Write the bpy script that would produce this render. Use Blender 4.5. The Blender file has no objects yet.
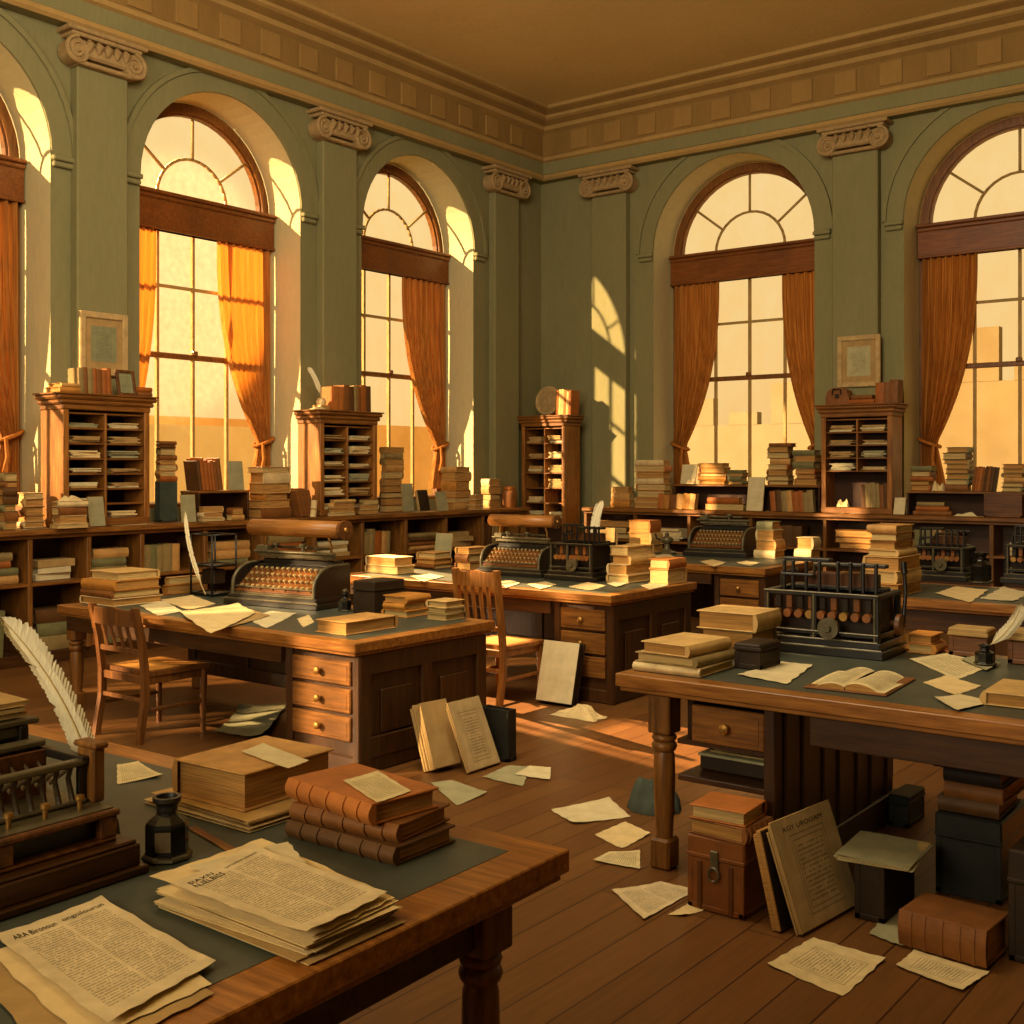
import bpy, bmesh, math, random
from mathutils import Vector, Matrix
R = random.Random(11)
scene = bpy.context.scene
COL = scene.collection
rad = math.radians
# ---------------------------------------------------------------- camera geometry (used to read off true positions)
F, H, HY = 1156.0, 1.7, 468.0
YAW = rad(37.7)
SA, CA = math.sin(YAW), math.cos(YAW)
XW, YW = -9.9, 13.5          # the two visible walls
def cam(x, y): return (CA*x+SA*y, -SA*x+CA*y)
def pz(px, py, z):
    d = (H-z)*F/(py-HY); l = (px-512)/F*d
    return (CA*l-SA*d, SA*l+CA*d)
def onx(px, X):
    r = (px-512)/F; d = X/(CA*r-SA); return d*(SA*r+CA)
def ony(px, Y):
    r = (px-512)/F; d = Y/(SA*r+CA); return d*(CA*r-SA)
def zat(py, x, y): return H-(py-HY)/F*cam(x, y)[1]
def along(p, e, px):
    r = (px-512)/F; l, f = cam(*p); le, fe = cam(*e)
    return (r*f-l)/(le-r*fe)
# ---------------------------------------------------------------- materials
def lin(h):
    h = h.lstrip('#'); o = []
    for i in (0, 2, 4):
        c = int(h[i:i+2], 16)/255
        o.append(c/12.92 if c <= .04045 else ((c+.055)/1.055)**2.4)
    return o
def sc_(c, k): return (min(1, c[0]*k), min(1, c[1]*k), min(1, c[2]*k), 1)
def base_mat(name, rough=.6, spec=.35, metal=0):
    m = bpy.data.materials.new(name); m.use_nodes = True
    nt = m.node_tree; b = nt.nodes['Principled BSDF']
    b.inputs['Roughness'].default_value = rough
    b.inputs['Specular IOR Level'].default_value = spec
    b.inputs['Metallic'].default_value = metal
    return m, nt, b
def nd(nt, t, **kw):
    n = nt.nodes.new(t)
    for k, v in kw.items(): setattr(n, k, v)
    return n
def mapped(nt, scale=(1, 1, 1), src='Object'):
    tc = nd(nt, 'ShaderNodeTexCoord'); mp = nd(nt, 'ShaderNodeMapping')
    mp.inputs['Scale'].default_value = scale
    nt.links.new(tc.outputs[src], mp.inputs['Vector']); return mp.outputs['Vector']
def noise(nt, vec, scale, detail=3, rough=.6):
    n = nd(nt, 'ShaderNodeTexNoise'); n.inputs['Scale'].default_value = scale
    n.inputs['Detail'].default_value = detail; n.inputs['Roughness'].default_value = rough
    nt.links.new(vec, n.inputs['Vector']); return n.outputs['Fac']
def ramp(nt, fac, stops):
    r = nd(nt, 'ShaderNodeValToRGB'); e = r.color_ramp.elements
    while len(e) < len(stops): e.new(.5)
    for el, (p, c) in zip(e, stops): el.position = p; el.color = c
    nt.links.new(fac, r.inputs['Fac']); return r.outputs['Color']
def mixc(nt, fac, a, b, mode='MIX'):
    m = nd(nt, 'ShaderNodeMix', data_type='RGBA', blend_type=mode)
    for s, v in ((m.inputs[0], fac), (m.inputs[6], a), (m.inputs[7], b)):
        if hasattr(v, 'links') or isinstance(v, bpy.types.NodeSocket): nt.links.new(v, s)
        else: s.default_value = v
    return m.outputs[2]
def math_(nt, op, a, b=None):
    m = nd(nt, 'ShaderNodeMath', operation=op)
    for s, v in zip(m.inputs, (a, b)):
        if v is None: continue
        if isinstance(v, bpy.types.NodeSocket): nt.links.new(v, s)
        else: s.default_value = v
    return m.outputs[0]
def bump(nt, b, fac, st, dist=.01):
    n = nd(nt, 'ShaderNodeBump'); n.inputs['Strength'].default_value = st; n.inputs['Distance'].default_value = dist
    nt.links.new(fac, n.inputs['Height']); nt.links.new(n.outputs['Normal'], b.inputs['Normal'])
def plain(name, hexc, var=.22, scale=9, rough=.65, spec=.3, metal=0, stretch=(1, 1, 1), bmp=.15):
    m, nt, b = base_mat(name, rough, spec, metal); c = lin(hexc)
    v = mapped(nt, stretch); f = noise(nt, v, scale, 5)
    nt.links.new(ramp(nt, f, [(.28, sc_(c, 1-var)), (.72, sc_(c, 1+var))]), b.inputs['Base Color'])
    if bmp: bump(nt, b, f, bmp)
    return m
def wood(name, dark, light, axis=0, rough=.42, scale=3.2, spec=.4):
    m, nt, b = base_mat(name, rough, spec)
    s = [14, 14, 14]; s[axis] = 1.1
    v = mapped(nt, s); f = noise(nt, v, scale, 6, .65)
    v2 = mapped(nt, (1, 1, 1)); g = noise(nt, v2, 2.2, 2)
    c1, c2 = lin(dark), lin(light)
    col = ramp(nt, f, [(.3, sc_(c1, 1)), (.55, sc_([(a+d)/2 for a, d in zip(c1, c2)], 1)), (.75, sc_(c2, 1))])
    col = mixc(nt, .55, col, ramp(nt, g, [(.3, (.55, .55, .55, 1)), (.7, (1.25, 1.2, 1.1, 1))]), 'MULTIPLY')
    nt.links.new(col, b.inputs['Base Color']); bump(nt, b, f, .12, .004)
    return m
def pages(name, hexc):
    m, nt, b = base_mat(name, .85, .1); c = lin(hexc)
    f = noise(nt, mapped(nt, (3, 3, 130)), 2.0, 3)
    nt.links.new(ramp(nt, f, [(.34, sc_(c, .55)), (.62, sc_(c, 1.08))]), b.inputs['Base Color'])
    return m
def printed(name, hexc, rows, cols, ink=.6, top=.86, border=False, dens=.44):
    """text columns laid out in the sheet's own UVs"""
    m, nt, b = base_mat(name, .85, .12); c = lin(hexc)
    tc = nd(nt, 'ShaderNodeTexCoord'); sp = nd(nt, 'ShaderNodeSeparateXYZ'); nt.links.new(tc.outputs['UV'], sp.inputs[0])
    u, v = sp.outputs[0], sp.outputs[1]
    rv = math_(nt, 'MULTIPLY', v, rows); fl = math_(nt, 'FLOOR', rv); fr = math_(nt, 'FRACT', rv)
    line = math_(nt, 'LESS_THAN', fr, .5)
    cb = nd(nt, 'ShaderNodeCombineXYZ'); nt.links.new(math_(nt, 'MULTIPLY', u, rows*1.1), cb.inputs[0])
    nt.links.new(math_(nt, 'MULTIPLY', fl, 7.31), cb.inputs[1])
    words = math_(nt, 'GREATER_THAN', noise(nt, cb.outputs[0], 1.0, 2), dens)
    k = math_(nt, 'MULTIPLY', line, words)
    for lo, hi, s in ((.09, .91, u), (.08, top, v)):
        k = math_(nt, 'MULTIPLY', k, math_(nt, 'GREATER_THAN', s, lo)); k = math_(nt, 'MULTIPLY', k, math_(nt, 'LESS_THAN', s, hi))
    if cols > 1:
        cf = math_(nt, 'FRACT', math_(nt, 'MULTIPLY', math_(nt, 'SUBTRACT', u, .09), cols/.82))
        k = math_(nt, 'MULTIPLY', k, math_(nt, 'GREATER_THAN', cf, .07))
    if border:
        du = math_(nt, 'ABSOLUTE', math_(nt, 'SUBTRACT', u, .5)); dv = math_(nt, 'ABSOLUTE', math_(nt, 'SUBTRACT', v, .47))
        mx = math_(nt, 'MAXIMUM', math_(nt, 'MULTIPLY', du, 1.25), dv)
        for r_ in (.36, .31):
            ring = math_(nt, 'LESS_THAN', math_(nt, 'ABSOLUTE', math_(nt, 'SUBTRACT', mx, r_)), .007)
            k = math_(nt, 'MAXIMUM', k if r_ == .31 else math_(nt, 'MULTIPLY', k, math_(nt, 'LESS_THAN', mx, .28)), ring)
    o = mapped(nt); g = noise(nt, o, 14, 4)
    paper = ramp(nt, g, [(.3, sc_(c, .8)), (.7, sc_(c, 1.1))])
    nt.links.new(mixc(nt, math_(nt, 'MULTIPLY', k, ink), paper, (.05, .04, .025, 1)), b.inputs['Base Color'])
    return m
M = {}
M['wood_x'] = wood('oak_along_x', '#55300f', '#a06a2c', 0)
M['wood_y'] = wood('oak_along_y', '#55300f', '#a06a2c', 1)
M['wood_z'] = wood('oak_along_z', '#50300f', '#98642a', 2)
M['top'] = wood('desk_top_oak', '#693b12', '#b87c36', 0, .36)
M['dark_z'] = wood('dark_oak_upright', '#2a1707', '#53310f', 2)  # dark oaks carry extra darkening for shade on panels and undersides
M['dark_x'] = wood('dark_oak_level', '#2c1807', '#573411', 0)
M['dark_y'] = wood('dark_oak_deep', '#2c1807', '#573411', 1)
M['cab_z'] = wood('cabinet_oak', '#6b3d14', '#b87b37', 2)
M['cab_x'] = wood('cabinet_oak_level', '#5d3612', '#a0682c', 0)
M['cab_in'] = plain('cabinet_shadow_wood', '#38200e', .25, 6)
M['pelmet'] = wood('pelmet_mahogany', '#64330f', '#985a24', 0)
M['frame_w'] = wood('window_frame_oak', '#5c3514', '#9a6228', 2)
M['muntin'] = plain('muntin_paint', '#a98a50', .2, 6)
M['chair'] = wood('chair_oak', '#6a3c12', '#b47634', 2)
M['chair_dark'] = wood('chair_dark_oak', '#4a290f', '#855424', 2)
M['seat'] = plain('rush_seat', '#b0762f', .3, 40, .7, stretch=(1, 8, 1))
M['leather_top'] = plain('blotter_leather', '#414539', .25, 5, .45, .45)
M['black'] = plain('black_iron', '#17110b', .35, 20, .38, .5)
M['iron'] = plain('worn_iron_edge', '#5d543c', .35, 18, .4, .5, .3)
M['brass'] = plain('dull_brass', '#a3793a', .3, 18, .4, .5, .7)
M['key'] = plain('ivory_key', '#a08a5c', .3, 30, .5)
M['machine_wood'] = wood('machine_walnut', '#3f220e', '#84501f', 0)
M['roll'] = wood('platen_roll_wood', '#7a4513', '#c08644', 0, .35)
M['glass_dark'] = plain('dark_ink_glass', '#15130f', .3, 8, .15, .6)
M['label'] = plain('worn_label', '#5b4a30', .3, 20)
M['feather'] = plain('feather_vane', '#e8dcb8', .12, 40, .8, stretch=(6, 6, 1))
M['shaft'] = plain('feather_shaft', '#cdb47e', .1, 12)
M['paper'] = plain('aged_paper', '#d8bf8a', .14, 10, .85, .1)
M['paper_b'] = plain('pale_paper', '#cfc096', .14, 10, .85, .1)
M['paper_g'] = plain('grey_green_paper', '#9a9471', .18, 8, .85, .1)
M['paper_d'] = plain('shaded_brown_paper', '#a98a58', .2, 8, .85, .1)  # mottled brown paper colour
M['news'] = printed('newsprint', '#d6c297', 46, 2, .46)
M['form'] = printed('printed_form', '#d2bd8d', 22, 1, .5, .9, True)
M['letter'] = printed('handwritten_letter', '#d9c796', 20, 1, .4, .88, False, .38)
M['page_text'] = printed('book_page_text', '#d9c796', 30, 1, .55, .92, False, .36)
M['folder_face'] = printed('title_board', '#b59b6c', 24, 1, .45, .82, True)
M['pages'] = pages('page_block', '#b8894c')
M['pages_p'] = pages('pale_page_block', '#c9ab70')
M['basket'] = plain('black_tin', '#1d1d17', .3, 10, .5)
M['teal'] = plain('teal_cloth', '#3f463b', .3, 12, .9)
M['case'] = plain('leather_case', '#7d4a20', .3, 9, .5)
M['case_d'] = plain('case_strap', '#5c3516', .3, 9, .5)
M['darkbox'] = plain('dark_box_board', '#2a1c0d', .3, 8, .6)
M['stone'] = plain('plaster_relief', '#b99b68', .25, 14, .8)
M['capital'] = plain('capital_plaster', '#a4875a', .22, 16, .8)
COVERS = {'tan': '#b98b4e', 'ochre': '#b0762f', 'russet': '#96541e', 'brown': '#7a4b20', 'umber': '#573818', 'grey-brown': '#8c7648',
          'olive': '#6e6a44', 'cream': '#cfb684', 'orange': '#a8642a', 'black': '#2c221a', 'sage': '#8a865e', 'buff': '#c49f62'}
CV = {k: plain('cover_'+k.replace('-', '_'), v, .25, 11, .6, .3) for k, v in COVERS.items()}
# ---------------------------------------------------------------- mesh builder
class MB:
    def __init__(s, T=None): s.v = []; s.f = []; s.m = []; s.sm = []; s.uv = {}; s.T = T
    def add(s, vs, fs, m=0, smooth=False, uvs=None):
        b = len(s.v)
        for p in vs: s.v.append(tuple(s.T(*p)) if s.T else tuple(p))
        for i, f in enumerate(fs):
            if uvs: s.uv[len(s.f)] = uvs[i]
            s.f.append([b+k for k in f]); s.m.append(m); s.sm.append(smooth)
        return s
    def box(s, c, d, m=0, b=0, X=None):
        """c centre, d full sizes, b chamfer, X optional Matrix applied first about the centre"""
        hx, hy, hz = d[0]/2, d[1]/2, d[2]/2; h = (hx, hy, hz); C = Vector(c)
        b = min(b, hx*.9, hy*.9, hz*.9)
        def fin(p): p = Vector(p); return (C+(X @ p if X else p))
        sg = (-1, 1)
        if b <= 0:
            vs = [fin((i*hx, j*hy, k*hz)) for i in sg for j in sg for k in sg]
            return s.add(vs, [(0, 1, 3, 2), (4, 6, 7, 5), (0, 4, 5, 1), (2, 3, 7, 6), (0, 2, 6, 4), (1, 5, 7, 3)], m)
        vs, ix = [], {}
        for i in sg:
            for j in sg:
                for k in sg:
                    for a in range(3):
                        q = [x*(y-(0 if a == n else b)) for n, (x, y) in enumerate(zip((i, j, k), h))]
                        ix[(i, j, k, a)] = len(vs); vs.append(fin(q))
        fs = []
        def key(a, sa, o): 
            t = [0, 0, 0]; t[a] = sa
            for ax, sv in o.items(): t[ax] = sv
            return tuple(t)
        for a in range(3):
            o1, o2 = [x for x in range(3) if x != a]
            for sa in sg:
                fs.append([ix[key(a, sa, {o1: p, o2: q})+(a,)] for p, q in ((-1, -1), (1, -1), (1, 1), (-1, 1))])
        for a, bb, c_ in ((0, 1, 2), (0, 2, 1), (1, 2, 0)):
            for sa in sg:
                for sb in sg:
                    k1 = key(a, sa, {bb: sb, c_: -1}); k2 = key(a, sa, {bb: sb, c_: 1})
                    fs.append([ix[k1+(a,)], ix[k2+(a,)], ix[k2+(bb,)], ix[k1+(bb,)]])
        for i in sg:
            for j in sg:
                for k in sg: fs.append([ix[(i, j, k, a)] for a in range(3)])
        return s.add(vs, fs, m)
    def tube(s, pts, rs, n=8, m=0, cap=True, smooth=True):
        pts = [Vector(p) for p in pts]
        if not hasattr(rs, '__len__'): rs = [rs]*len(pts)
        vs = []; u = None
        for i, p in enumerate(pts):
            t = (pts[min(i+1, len(pts)-1)]-pts[max(i-1, 0)]).normalized()
            if u is None: u = t.orthogonal().normalized()
            else:
                u = u-t*u.dot(t)
                u = u.normalized() if u.length > 1e-6 else t.orthogonal().normalized()
            w = t.cross(u)
            for k in range(n):
                a = 2*math.pi*k/n; vs.append(p+(u*math.cos(a)+w*math.sin(a))*rs[i])
        fs = [(i*n+k, i*n+(k+1) % n, (i+1)*n+(k+1) % n, (i+1)*n+k) for i in range(len(pts)-1) for k in range(n)]
        s.add(vs, fs, m, smooth)
        if cap:
            s.add(vs[:n], [list(range(n))], m); s.add(vs[-n:], [list(range(n))], m)
        return s
    def lathe(s, prof, c=(0, 0, 0), n=16, m=0, smooth=True):
        vs = [(c[0]+r*math.cos(2*math.pi*k/n), c[1]+r*math.sin(2*math.pi*k/n), c[2]+z) for r, z in prof for k in range(n)]
        fs = [(i*n+k, i*n+(k+1) % n, (i+1)*n+(k+1) % n, (i+1)*n+k) for i in range(len(prof)-1) for k in range(n)]
        fs += [list(range(n))[::-1], [(len(prof)-1)*n+k for k in range(n)]]
        b = len(s.f); s.add(vs, fs, m, smooth)
        s.sm[-1] = s.sm[-2] = False
        return s
    def grid(s, nu, nv, fn, m=0, smooth=True):
        vs = [fn(i/nu, j/nv) for j in range(nv+1) for i in range(nu+1)]
        fs, uvs = [], []
        for j in range(nv):
            for i in range(nu):
                fs.append((j*(nu+1)+i, j*(nu+1)+i+1, (j+1)*(nu+1)+i+1, (j+1)*(nu+1)+i))
                uvs.append([(i/nu, j/nv), ((i+1)/nu, j/nv), ((i+1)/nu, (j+1)/nv), (i/nu, (j+1)/nv)])
        return s.add(vs, fs, m, smooth, uvs)
    def prism(s, poly, z0, z1, m=0):
        n = len(poly)
        vs = [(x, y, z0) for x, y in poly]+[(x, y, z1) for x, y in poly]
        return s.add(vs, [list(range(n))[::-1], list(range(n, 2*n))]+[(i, (i+1) % n, n+(i+1) % n, n+i) for i in range(n)], m)
    def mesh(s, name, mats, weld=True):
        me = bpy.data.meshes.new(name); me.from_pydata(s.v, [], s.f)
        for mt in mats: me.materials.append(mt)
        me.polygons.foreach_set('material_index', s.m); me.polygons.foreach_set('use_smooth', s.sm)
        if s.uv:
            l = me.uv_layers.new(name='UVMap')
            for fi, uvs in s.uv.items():
                for k, li in enumerate(me.polygons[fi].loop_indices): l.data[li].uv = uvs[k]
        bm = bmesh.new(); bm.from_mesh(me)
        if weld: bmesh.ops.remove_doubles(bm, verts=bm.verts, dist=1e-6)
        bmesh.ops.recalc_face_normals(bm, faces=bm.faces); bm.to_mesh(me); bm.free()
        fl = [q.use_smooth for q in me.polygons]
        if any(fl):
            me.set_sharp_from_angle(angle=rad(50)); me.polygons.foreach_set('use_smooth', fl)
        return me
    def build(s, name, mats, parent=None, loc=(0, 0, 0), rot=(0, 0, 0), weld=True):
        if not isinstance(mats, (list, tuple)): mats = [mats]
        o = bpy.data.objects.new(name, s.mesh(name, mats, weld)); COL.objects.link(o)
        o.location = loc; o.rotation_euler = rot
        if parent: o.parent = parent
        return o
LABELS = set()
def tag(o, label, cat, group=None):
    if label in LABELS: print('DUP LABEL', label)
    n = len(label.replace('-', ' ').split())
    if len(label.split()) > 16 or len(label.split()) < 4: print('LABEL LENGTH', len(label.split()), label)
    LABELS.add(label); o['label'] = label; o['category'] = cat
    if group: o['group'] = group
    return o
def thing(name, label, cat, loc=(0, 0, 0), rot=(0, 0, 0), group=None):
    o = bpy.data.objects.new(name, None); COL.objects.link(o); o.empty_display_size = .05
    o.location = loc; o.rotation_euler = rot
    return tag(o, label, cat, group)
def struct(o): o['kind'] = 'structure'; return o
def structroot(name, loc=(0, 0, 0)):
    o = bpy.data.objects.new(name, None); COL.objects.link(o); o.location = loc; o.empty_display_size = .05
    return struct(o)
def kids(o): return [c for c in bpy.data.objects if c.parent == o]
def copy_tree(o, parent=None):
    c = o.copy(); COL.objects.link(c)
    if parent: c.parent = parent
    for ch in kids(o): copy_tree(ch, c)
    return c
# ================================================================ ROOM SHELL
def wallpaint(name, a, b, scale=1.1):
    m, nt, bs = base_mat(name, .8, .15)
    v = mapped(nt, (1, 1, .35)); f = noise(nt, v, scale, 6, .7); g = noise(nt, mapped(nt, (9, 9, 2)), 3, 4)
    c1, c2 = lin(a), lin(b)
    col = ramp(nt, f, [(.3, sc_(c1, 1)), (.7, sc_(c2, 1))])
    col = mixc(nt, .5, col, ramp(nt, g, [(.25, (.85, .85, .85, 1)), (.75, (1.12, 1.1, 1.08, 1))]), 'MULTIPLY')
    nt.links.new(col, bs.inputs['Base Color']); bump(nt, bs, g, .12, .01)
    return m
M['wall'] = wallpaint('sage_wall_paint', '#807b54', '#8c855e', .9)
M['reveal'] = wallpaint('pale_reveal_plaster', '#c6ba8c', '#d0c496')
M['ceil'] = wallpaint('ceiling_plaster', '#d8bc7e', '#e2c88a', .5)
M['corn_b'] = wallpaint('cornice_brown', '#86683a', '#9c7a44')
M['corn_m'] = wallpaint('cornice_mid', '#957442', '#a58249')
M['corn_t'] = wallpaint('cornice_light', '#a38450', '#b89458')
def floor_mat():
    m, nt, b = base_mat('plank_floor', .38, .4)
    br = nd(nt, 'ShaderNodeTexBrick'); v = mapped(nt, (1, 1, 1))
    rot = nd(nt, 'ShaderNodeMapping'); rot.inputs['Rotation'].default_value = (0, 0, rad(90)); nt.links.new(v, rot.inputs['Vector'])
    nt.links.new(rot.outputs[0], br.inputs['Vector'])
    br.inputs['Scale'].default_value = 1; br.inputs['Brick Width'].default_value = 2.6; br.inputs['Row Height'].default_value = .16
    br.inputs['Mortar Size'].default_value = .0035; br.inputs['Bias'].default_value = -.2
    br.inputs['Color1'].default_value = sc_(lin('#664220'), 1); br.inputs['Color2'].default_value = sc_(lin('#775028'), 1)
    br.inputs['Mortar'].default_value = sc_(lin('#3a1d0b'), 1)
    f = noise(nt, mapped(nt, (16, 1, 1)), 3, 6)
    col = mixc(nt, .6, br.outputs['Color'], ramp(nt, f, [(.25, (.6, .58, .55, 1)), (.75, (1.25, 1.2, 1.1, 1))]), 'MULTIPLY')
    nt.links.new(col, b.inputs['Base Color']); bump(nt, b, f, .08, .004)
    return m
M['floor'] = floor_mat()
X1, Y0 = 4.2, -7.2
DEP, RW, ZS, ZSILL = .6, 1.05, 4.6, 1.3          # reveal depth, half opening, spring height, sill
CEIL = 6.76
def TL(s, n, z): return (XW+n, s, z)
def TR(s, n, z): return (s, YW-n, z)
LEFTW = [10.91, 7.84, 4.79, 1.72, -1.34, -4.15]  # last sunlit-wall window is unseen, shifted to send sun onto the floor
RIGHTW = [-6.88, -3.5, -.12, 2.6]
NA = 24
def wall(name, T, s0, s1, cs, hw):
    mb = MB(T); cs = sorted(cs); edges = [s0]
    for n, side in ((0, 0), (-DEP, 0)):
        cur = s0
        for c in cs:
            mb.add([(cur, n, 0), (c-hw, n, 0), (c-hw, n, CEIL), (cur, n, CEIL)], [(0, 1, 2, 3)], 0)
            mb.add([(c-hw, n, 0), (c+hw, n, 0), (c+hw, n, ZSILL), (c-hw, n, ZSILL)], [(0, 1, 2, 3)], 0)
            for i in range(NA):
                a, b = math.pi*(1-i/NA), math.pi*(1-(i+1)/NA)
                p, q = (c+hw*math.cos(a), ZS+hw*math.sin(a)), (c+hw*math.cos(b), ZS+hw*math.sin(b))
                mb.add([(p[0], n, p[1]), (q[0], n, q[1]), (q[0], n, CEIL), (p[0], n, CEIL)], [(0, 1, 2, 3)], 0)
            cur = c+hw
        mb.add([(cur, n, 0), (s1, n, 0), (s1, n, CEIL), (cur, n, CEIL)], [(0, 1, 2, 3)], 0)
    for c in cs:
        path = [(c-hw, ZSILL)]+[(c+hw*math.cos(math.pi*(1-i/NA)), ZS+hw*math.sin(math.pi*(1-i/NA))) for i in range(NA+1)]+[(c+hw, ZSILL)]
        for p, q in zip(path, path[1:]):
            mb.add([(p[0], 0, p[1]), (q[0], 0, q[1]), (q[0], -DEP, q[1]), (p[0], -DEP, p[1])], [(0, 1, 2, 3)], 1)
        mb.add([(c-hw, 0, ZSILL), (c+hw, 0, ZSILL), (c+hw, -DEP, ZSILL), (c-hw, -DEP, ZSILL)], [(0, 1, 2, 3)], 1)
    w = struct(mb.build(name, [M['wall'], M['reveal']], weld=False))
    inw = Vector(T(0, 1, 0))-Vector(T(0, 0, 0)); bm = bmesh.new(); bm.from_mesh(w.data)
    for fc in bm.faces:
        d_ = fc.normal.dot(inw); cc_ = fc.calc_center_median()
        if abs(d_) > .9: bad = d_ < 0
        else:
            ax = min(cs, key=lambda c: abs(c-(cc_.y if T is TL else cc_.x))); t_ = Vector(T(ax, -.3, min(max(cc_.z, 2), ZS)))
            bad = fc.normal.dot(t_-cc_) < 0
        if bad: fc.normal_flip()
    bm.to_mesh(w.data); bm.free()
    for c in cs:
        a = MB(T)
        for (r0, r1, t) in ((hw+.004, hw+.2, .025), (hw+.2, hw+.25, .05)):
            arc = [math.pi*(1-i/NA) for i in range(NA+1)]
            ring = []
            for k in range(NA):
                a0, a1 = arc[k], arc[k+1]
                P = lambda r, an, n: (c+r*math.cos(an), n, ZS+r*math.sin(an))
                a.add([P(r0, a0, t), P(r1, a0, t), P(r1, a1, t), P(r0, a1, t), P(r0, a0, 0), P(r1, a0, 0), P(r1, a1, 0), P(r0, a1, 0)],
                      [(0, 1, 2, 3), (1, 5, 6, 2), (0, 3, 7, 4)], 0)
        a.build('archivolt', M['wall'], w)
        for sg in (-1, 1):
            i_ = MB(T); i_.box((c+sg*(hw+.11), .035, ZS-.03), (.22, .07, .05), 0, .01); i_.box((c+sg*(hw+.11), .025, ZS-.085), (.2, .05, .05), 0, .01)
            i_.build('impost', M['wall'], w)
    return w
wall('wall_left', TL, Y0, YW, LEFTW, RW)
wall('wall_right', TR, XW, X1, RIGHTW, 1.14)
def slab(name, a, b, m):
    mb = MB(); mb.box([(p+q)/2 for p, q in zip(a, b)], [abs(q-p) for p, q in zip(a, b)]); return struct(mb.build(name, m))
slab('floor', (XW-.6, Y0-.1, -.1), (X1+.1, YW+.6, 0), M['floor'])
slab('ceiling', (XW-.6, Y0-.1, CEIL), (X1+.1, YW+.6, CEIL+.1), M['ceil'])
slab('wall_back', (XW-.6, Y0-.1, 0), (X1+.1, Y0, CEIL), M['wall'])
slab('wall_east', (X1, Y0, 0), (X1+.1, YW, CEIL), M['wall'])
# entablature + cornice swept round the corner
prof = [(0, 5.8, 0), (.15, 5.8, 0), (.18, 5.83, 1), (.18, 5.875, 1), (.13, 5.9, 0), (.13, 6.06, 0), (.17, 6.08, 1), (.17, 6.13, 1), (.12, 6.15, 2),
        (.12, 6.47, 2), (.2, 6.5, 3), (.22, 6.55, 3), (.3, 6.6, 2), (.34, 6.62, 3), (.34, 6.66, 3), (.42, 6.7, 2), (.46, 6.71, 3), (.46, CEIL-.002, 3)]
mb = MB()
for (p, z, m), (q, w, _m) in zip(prof, prof[1:]):
    mb.add([(XW+p, Y0, z), (XW+p, YW-p, z), (XW+q, YW-q, w), (XW+q, Y0, w)], [(0, 1, 2, 3)], [0, 1, 2, 3][_m])
    mb.add([(XW+p, YW-p, z), (X1, YW-p, z), (X1, YW-q, w), (XW+q, YW-q, w)], [(0, 1, 2, 3)], [0, 1, 2, 3][_m])
t1 = struct(mb.build('trim_1', [M['wall'], M['corn_t'], M['corn_b'], M['corn_t']]))
mb = MB()
k = YW-.75
while k > Y0: mb.box((XW+.125, k, 6.31), (.03, .27, .27), 0, .006); k -= .55
k = XW+.75
while k < X1: mb.box((k, YW-.125, 6.31), (.27, .03, .27), 0, .006); k += .55
mb.build('dentil_band', M['corn_m'], t1)
# pilasters with scrolled capitals
def capital(T, s, parent, w):
    a = MB(T)
    a.box((s, .11, 5.76), (w+.3, .26, .045), 0, .01); a.box((s, .1, 5.72), (w+.2, .22, .04), 0, .01)
    a.box((s, .09, 5.6), (w+.06, .2, .16), 0, .02)
    for i in range(5):
        x = s+(i-2)*w/5.6; a.tube([(x, .19, 5.68), (x, .215, 5.64), (x, .2, 5.58)], [.02, .045, .012], 8, 0)
    a.box((s, .09, 5.47), (w+.04, .2, .04), 0, .012)
    a.build('capital_block', M['capital'], parent)
    for sg in (-1, 1):
        v = MB(T); cx, cz = s+sg*(w/2+.03), 5.57
        v.tube([(cx, .02, cz), (cx, .185, cz)], [.115, .115], 18, 0)
        pts, rs = [], []
        for i in range(46):
            t = i/45; an = math.pi/2-sg*(-1)*t*2.4*2*math.pi*-1; r = .115*(1-t)+.012
            pts.append((cx+sg*-1*r*math.cos(math.pi/2+t*2.3*2*math.pi), .19, cz+r*math.sin(math.pi/2+t*2.3*2*math.pi))); rs.append(.02-.008*t)
        v.tube(pts, rs, 6, 0)
        v.tube([(cx, .185, cz), (cx, .215, cz)], [.025, .015], 10, 0)
        v.build('volute', M['capital'], parent)
def pilaster(T, s, w, idx):
    p = MB(T); p.box((s, .06, 2.9), (w, .12, 5.1), 0, .012)
    r = p.build('trim_%d' % idx, M['wall']); struct(r)
    b = MB(T); b.box((s, .08, .2), (w+.08, .16, .4), 0, .015); b.build('pilaster_base', M['wall'], r)
    capital(T, s, r, w)
i = 2
for s in (12.55, 9.4, 6.31, 3.25, .19, -2.9): pilaster(TL, s, .54, i); i += 1
for s in (-8.67, -5.19, -1.81, 1.3): pilaster(TR, s, .56, i); i += 1
# windows
mg = bpy.data.materials.new('hazy_window_glass'); mg.use_nodes = True
nt = mg.node_tree; nt.nodes.clear()
out = nd(nt, 'ShaderNodeOutputMaterial'); mx = nd(nt, 'ShaderNodeMixShader'); tr = nd(nt, 'ShaderNodeBsdfTransparent'); gl = nd(nt, 'ShaderNodeBsdfTranslucent')
f = noise(nt, mapped(nt, (1.2, 1.2, .8)), 2.2, 5); f2 = noise(nt, mapped(nt, (7, 7, 7)), 2.2, 4)
nt.links.new(ramp(nt, f, [(.3, (1, .98, .94, 1)), (.7, (1, .9, .74, 1))]), tr.inputs['Color'])
gl.inputs['Color'].default_value = (1, .85, .55, 1)
nt.links.new(math_(nt, 'MULTIPLY', f2, .04), mx.inputs[0])
nt.links.new(tr.outputs[0], mx.inputs[1]); nt.links.new(gl.outputs[0], mx.inputs[2]); nt.links.new(mx.outputs[0], out.inputs[0])
M['glass'] = mg
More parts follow.
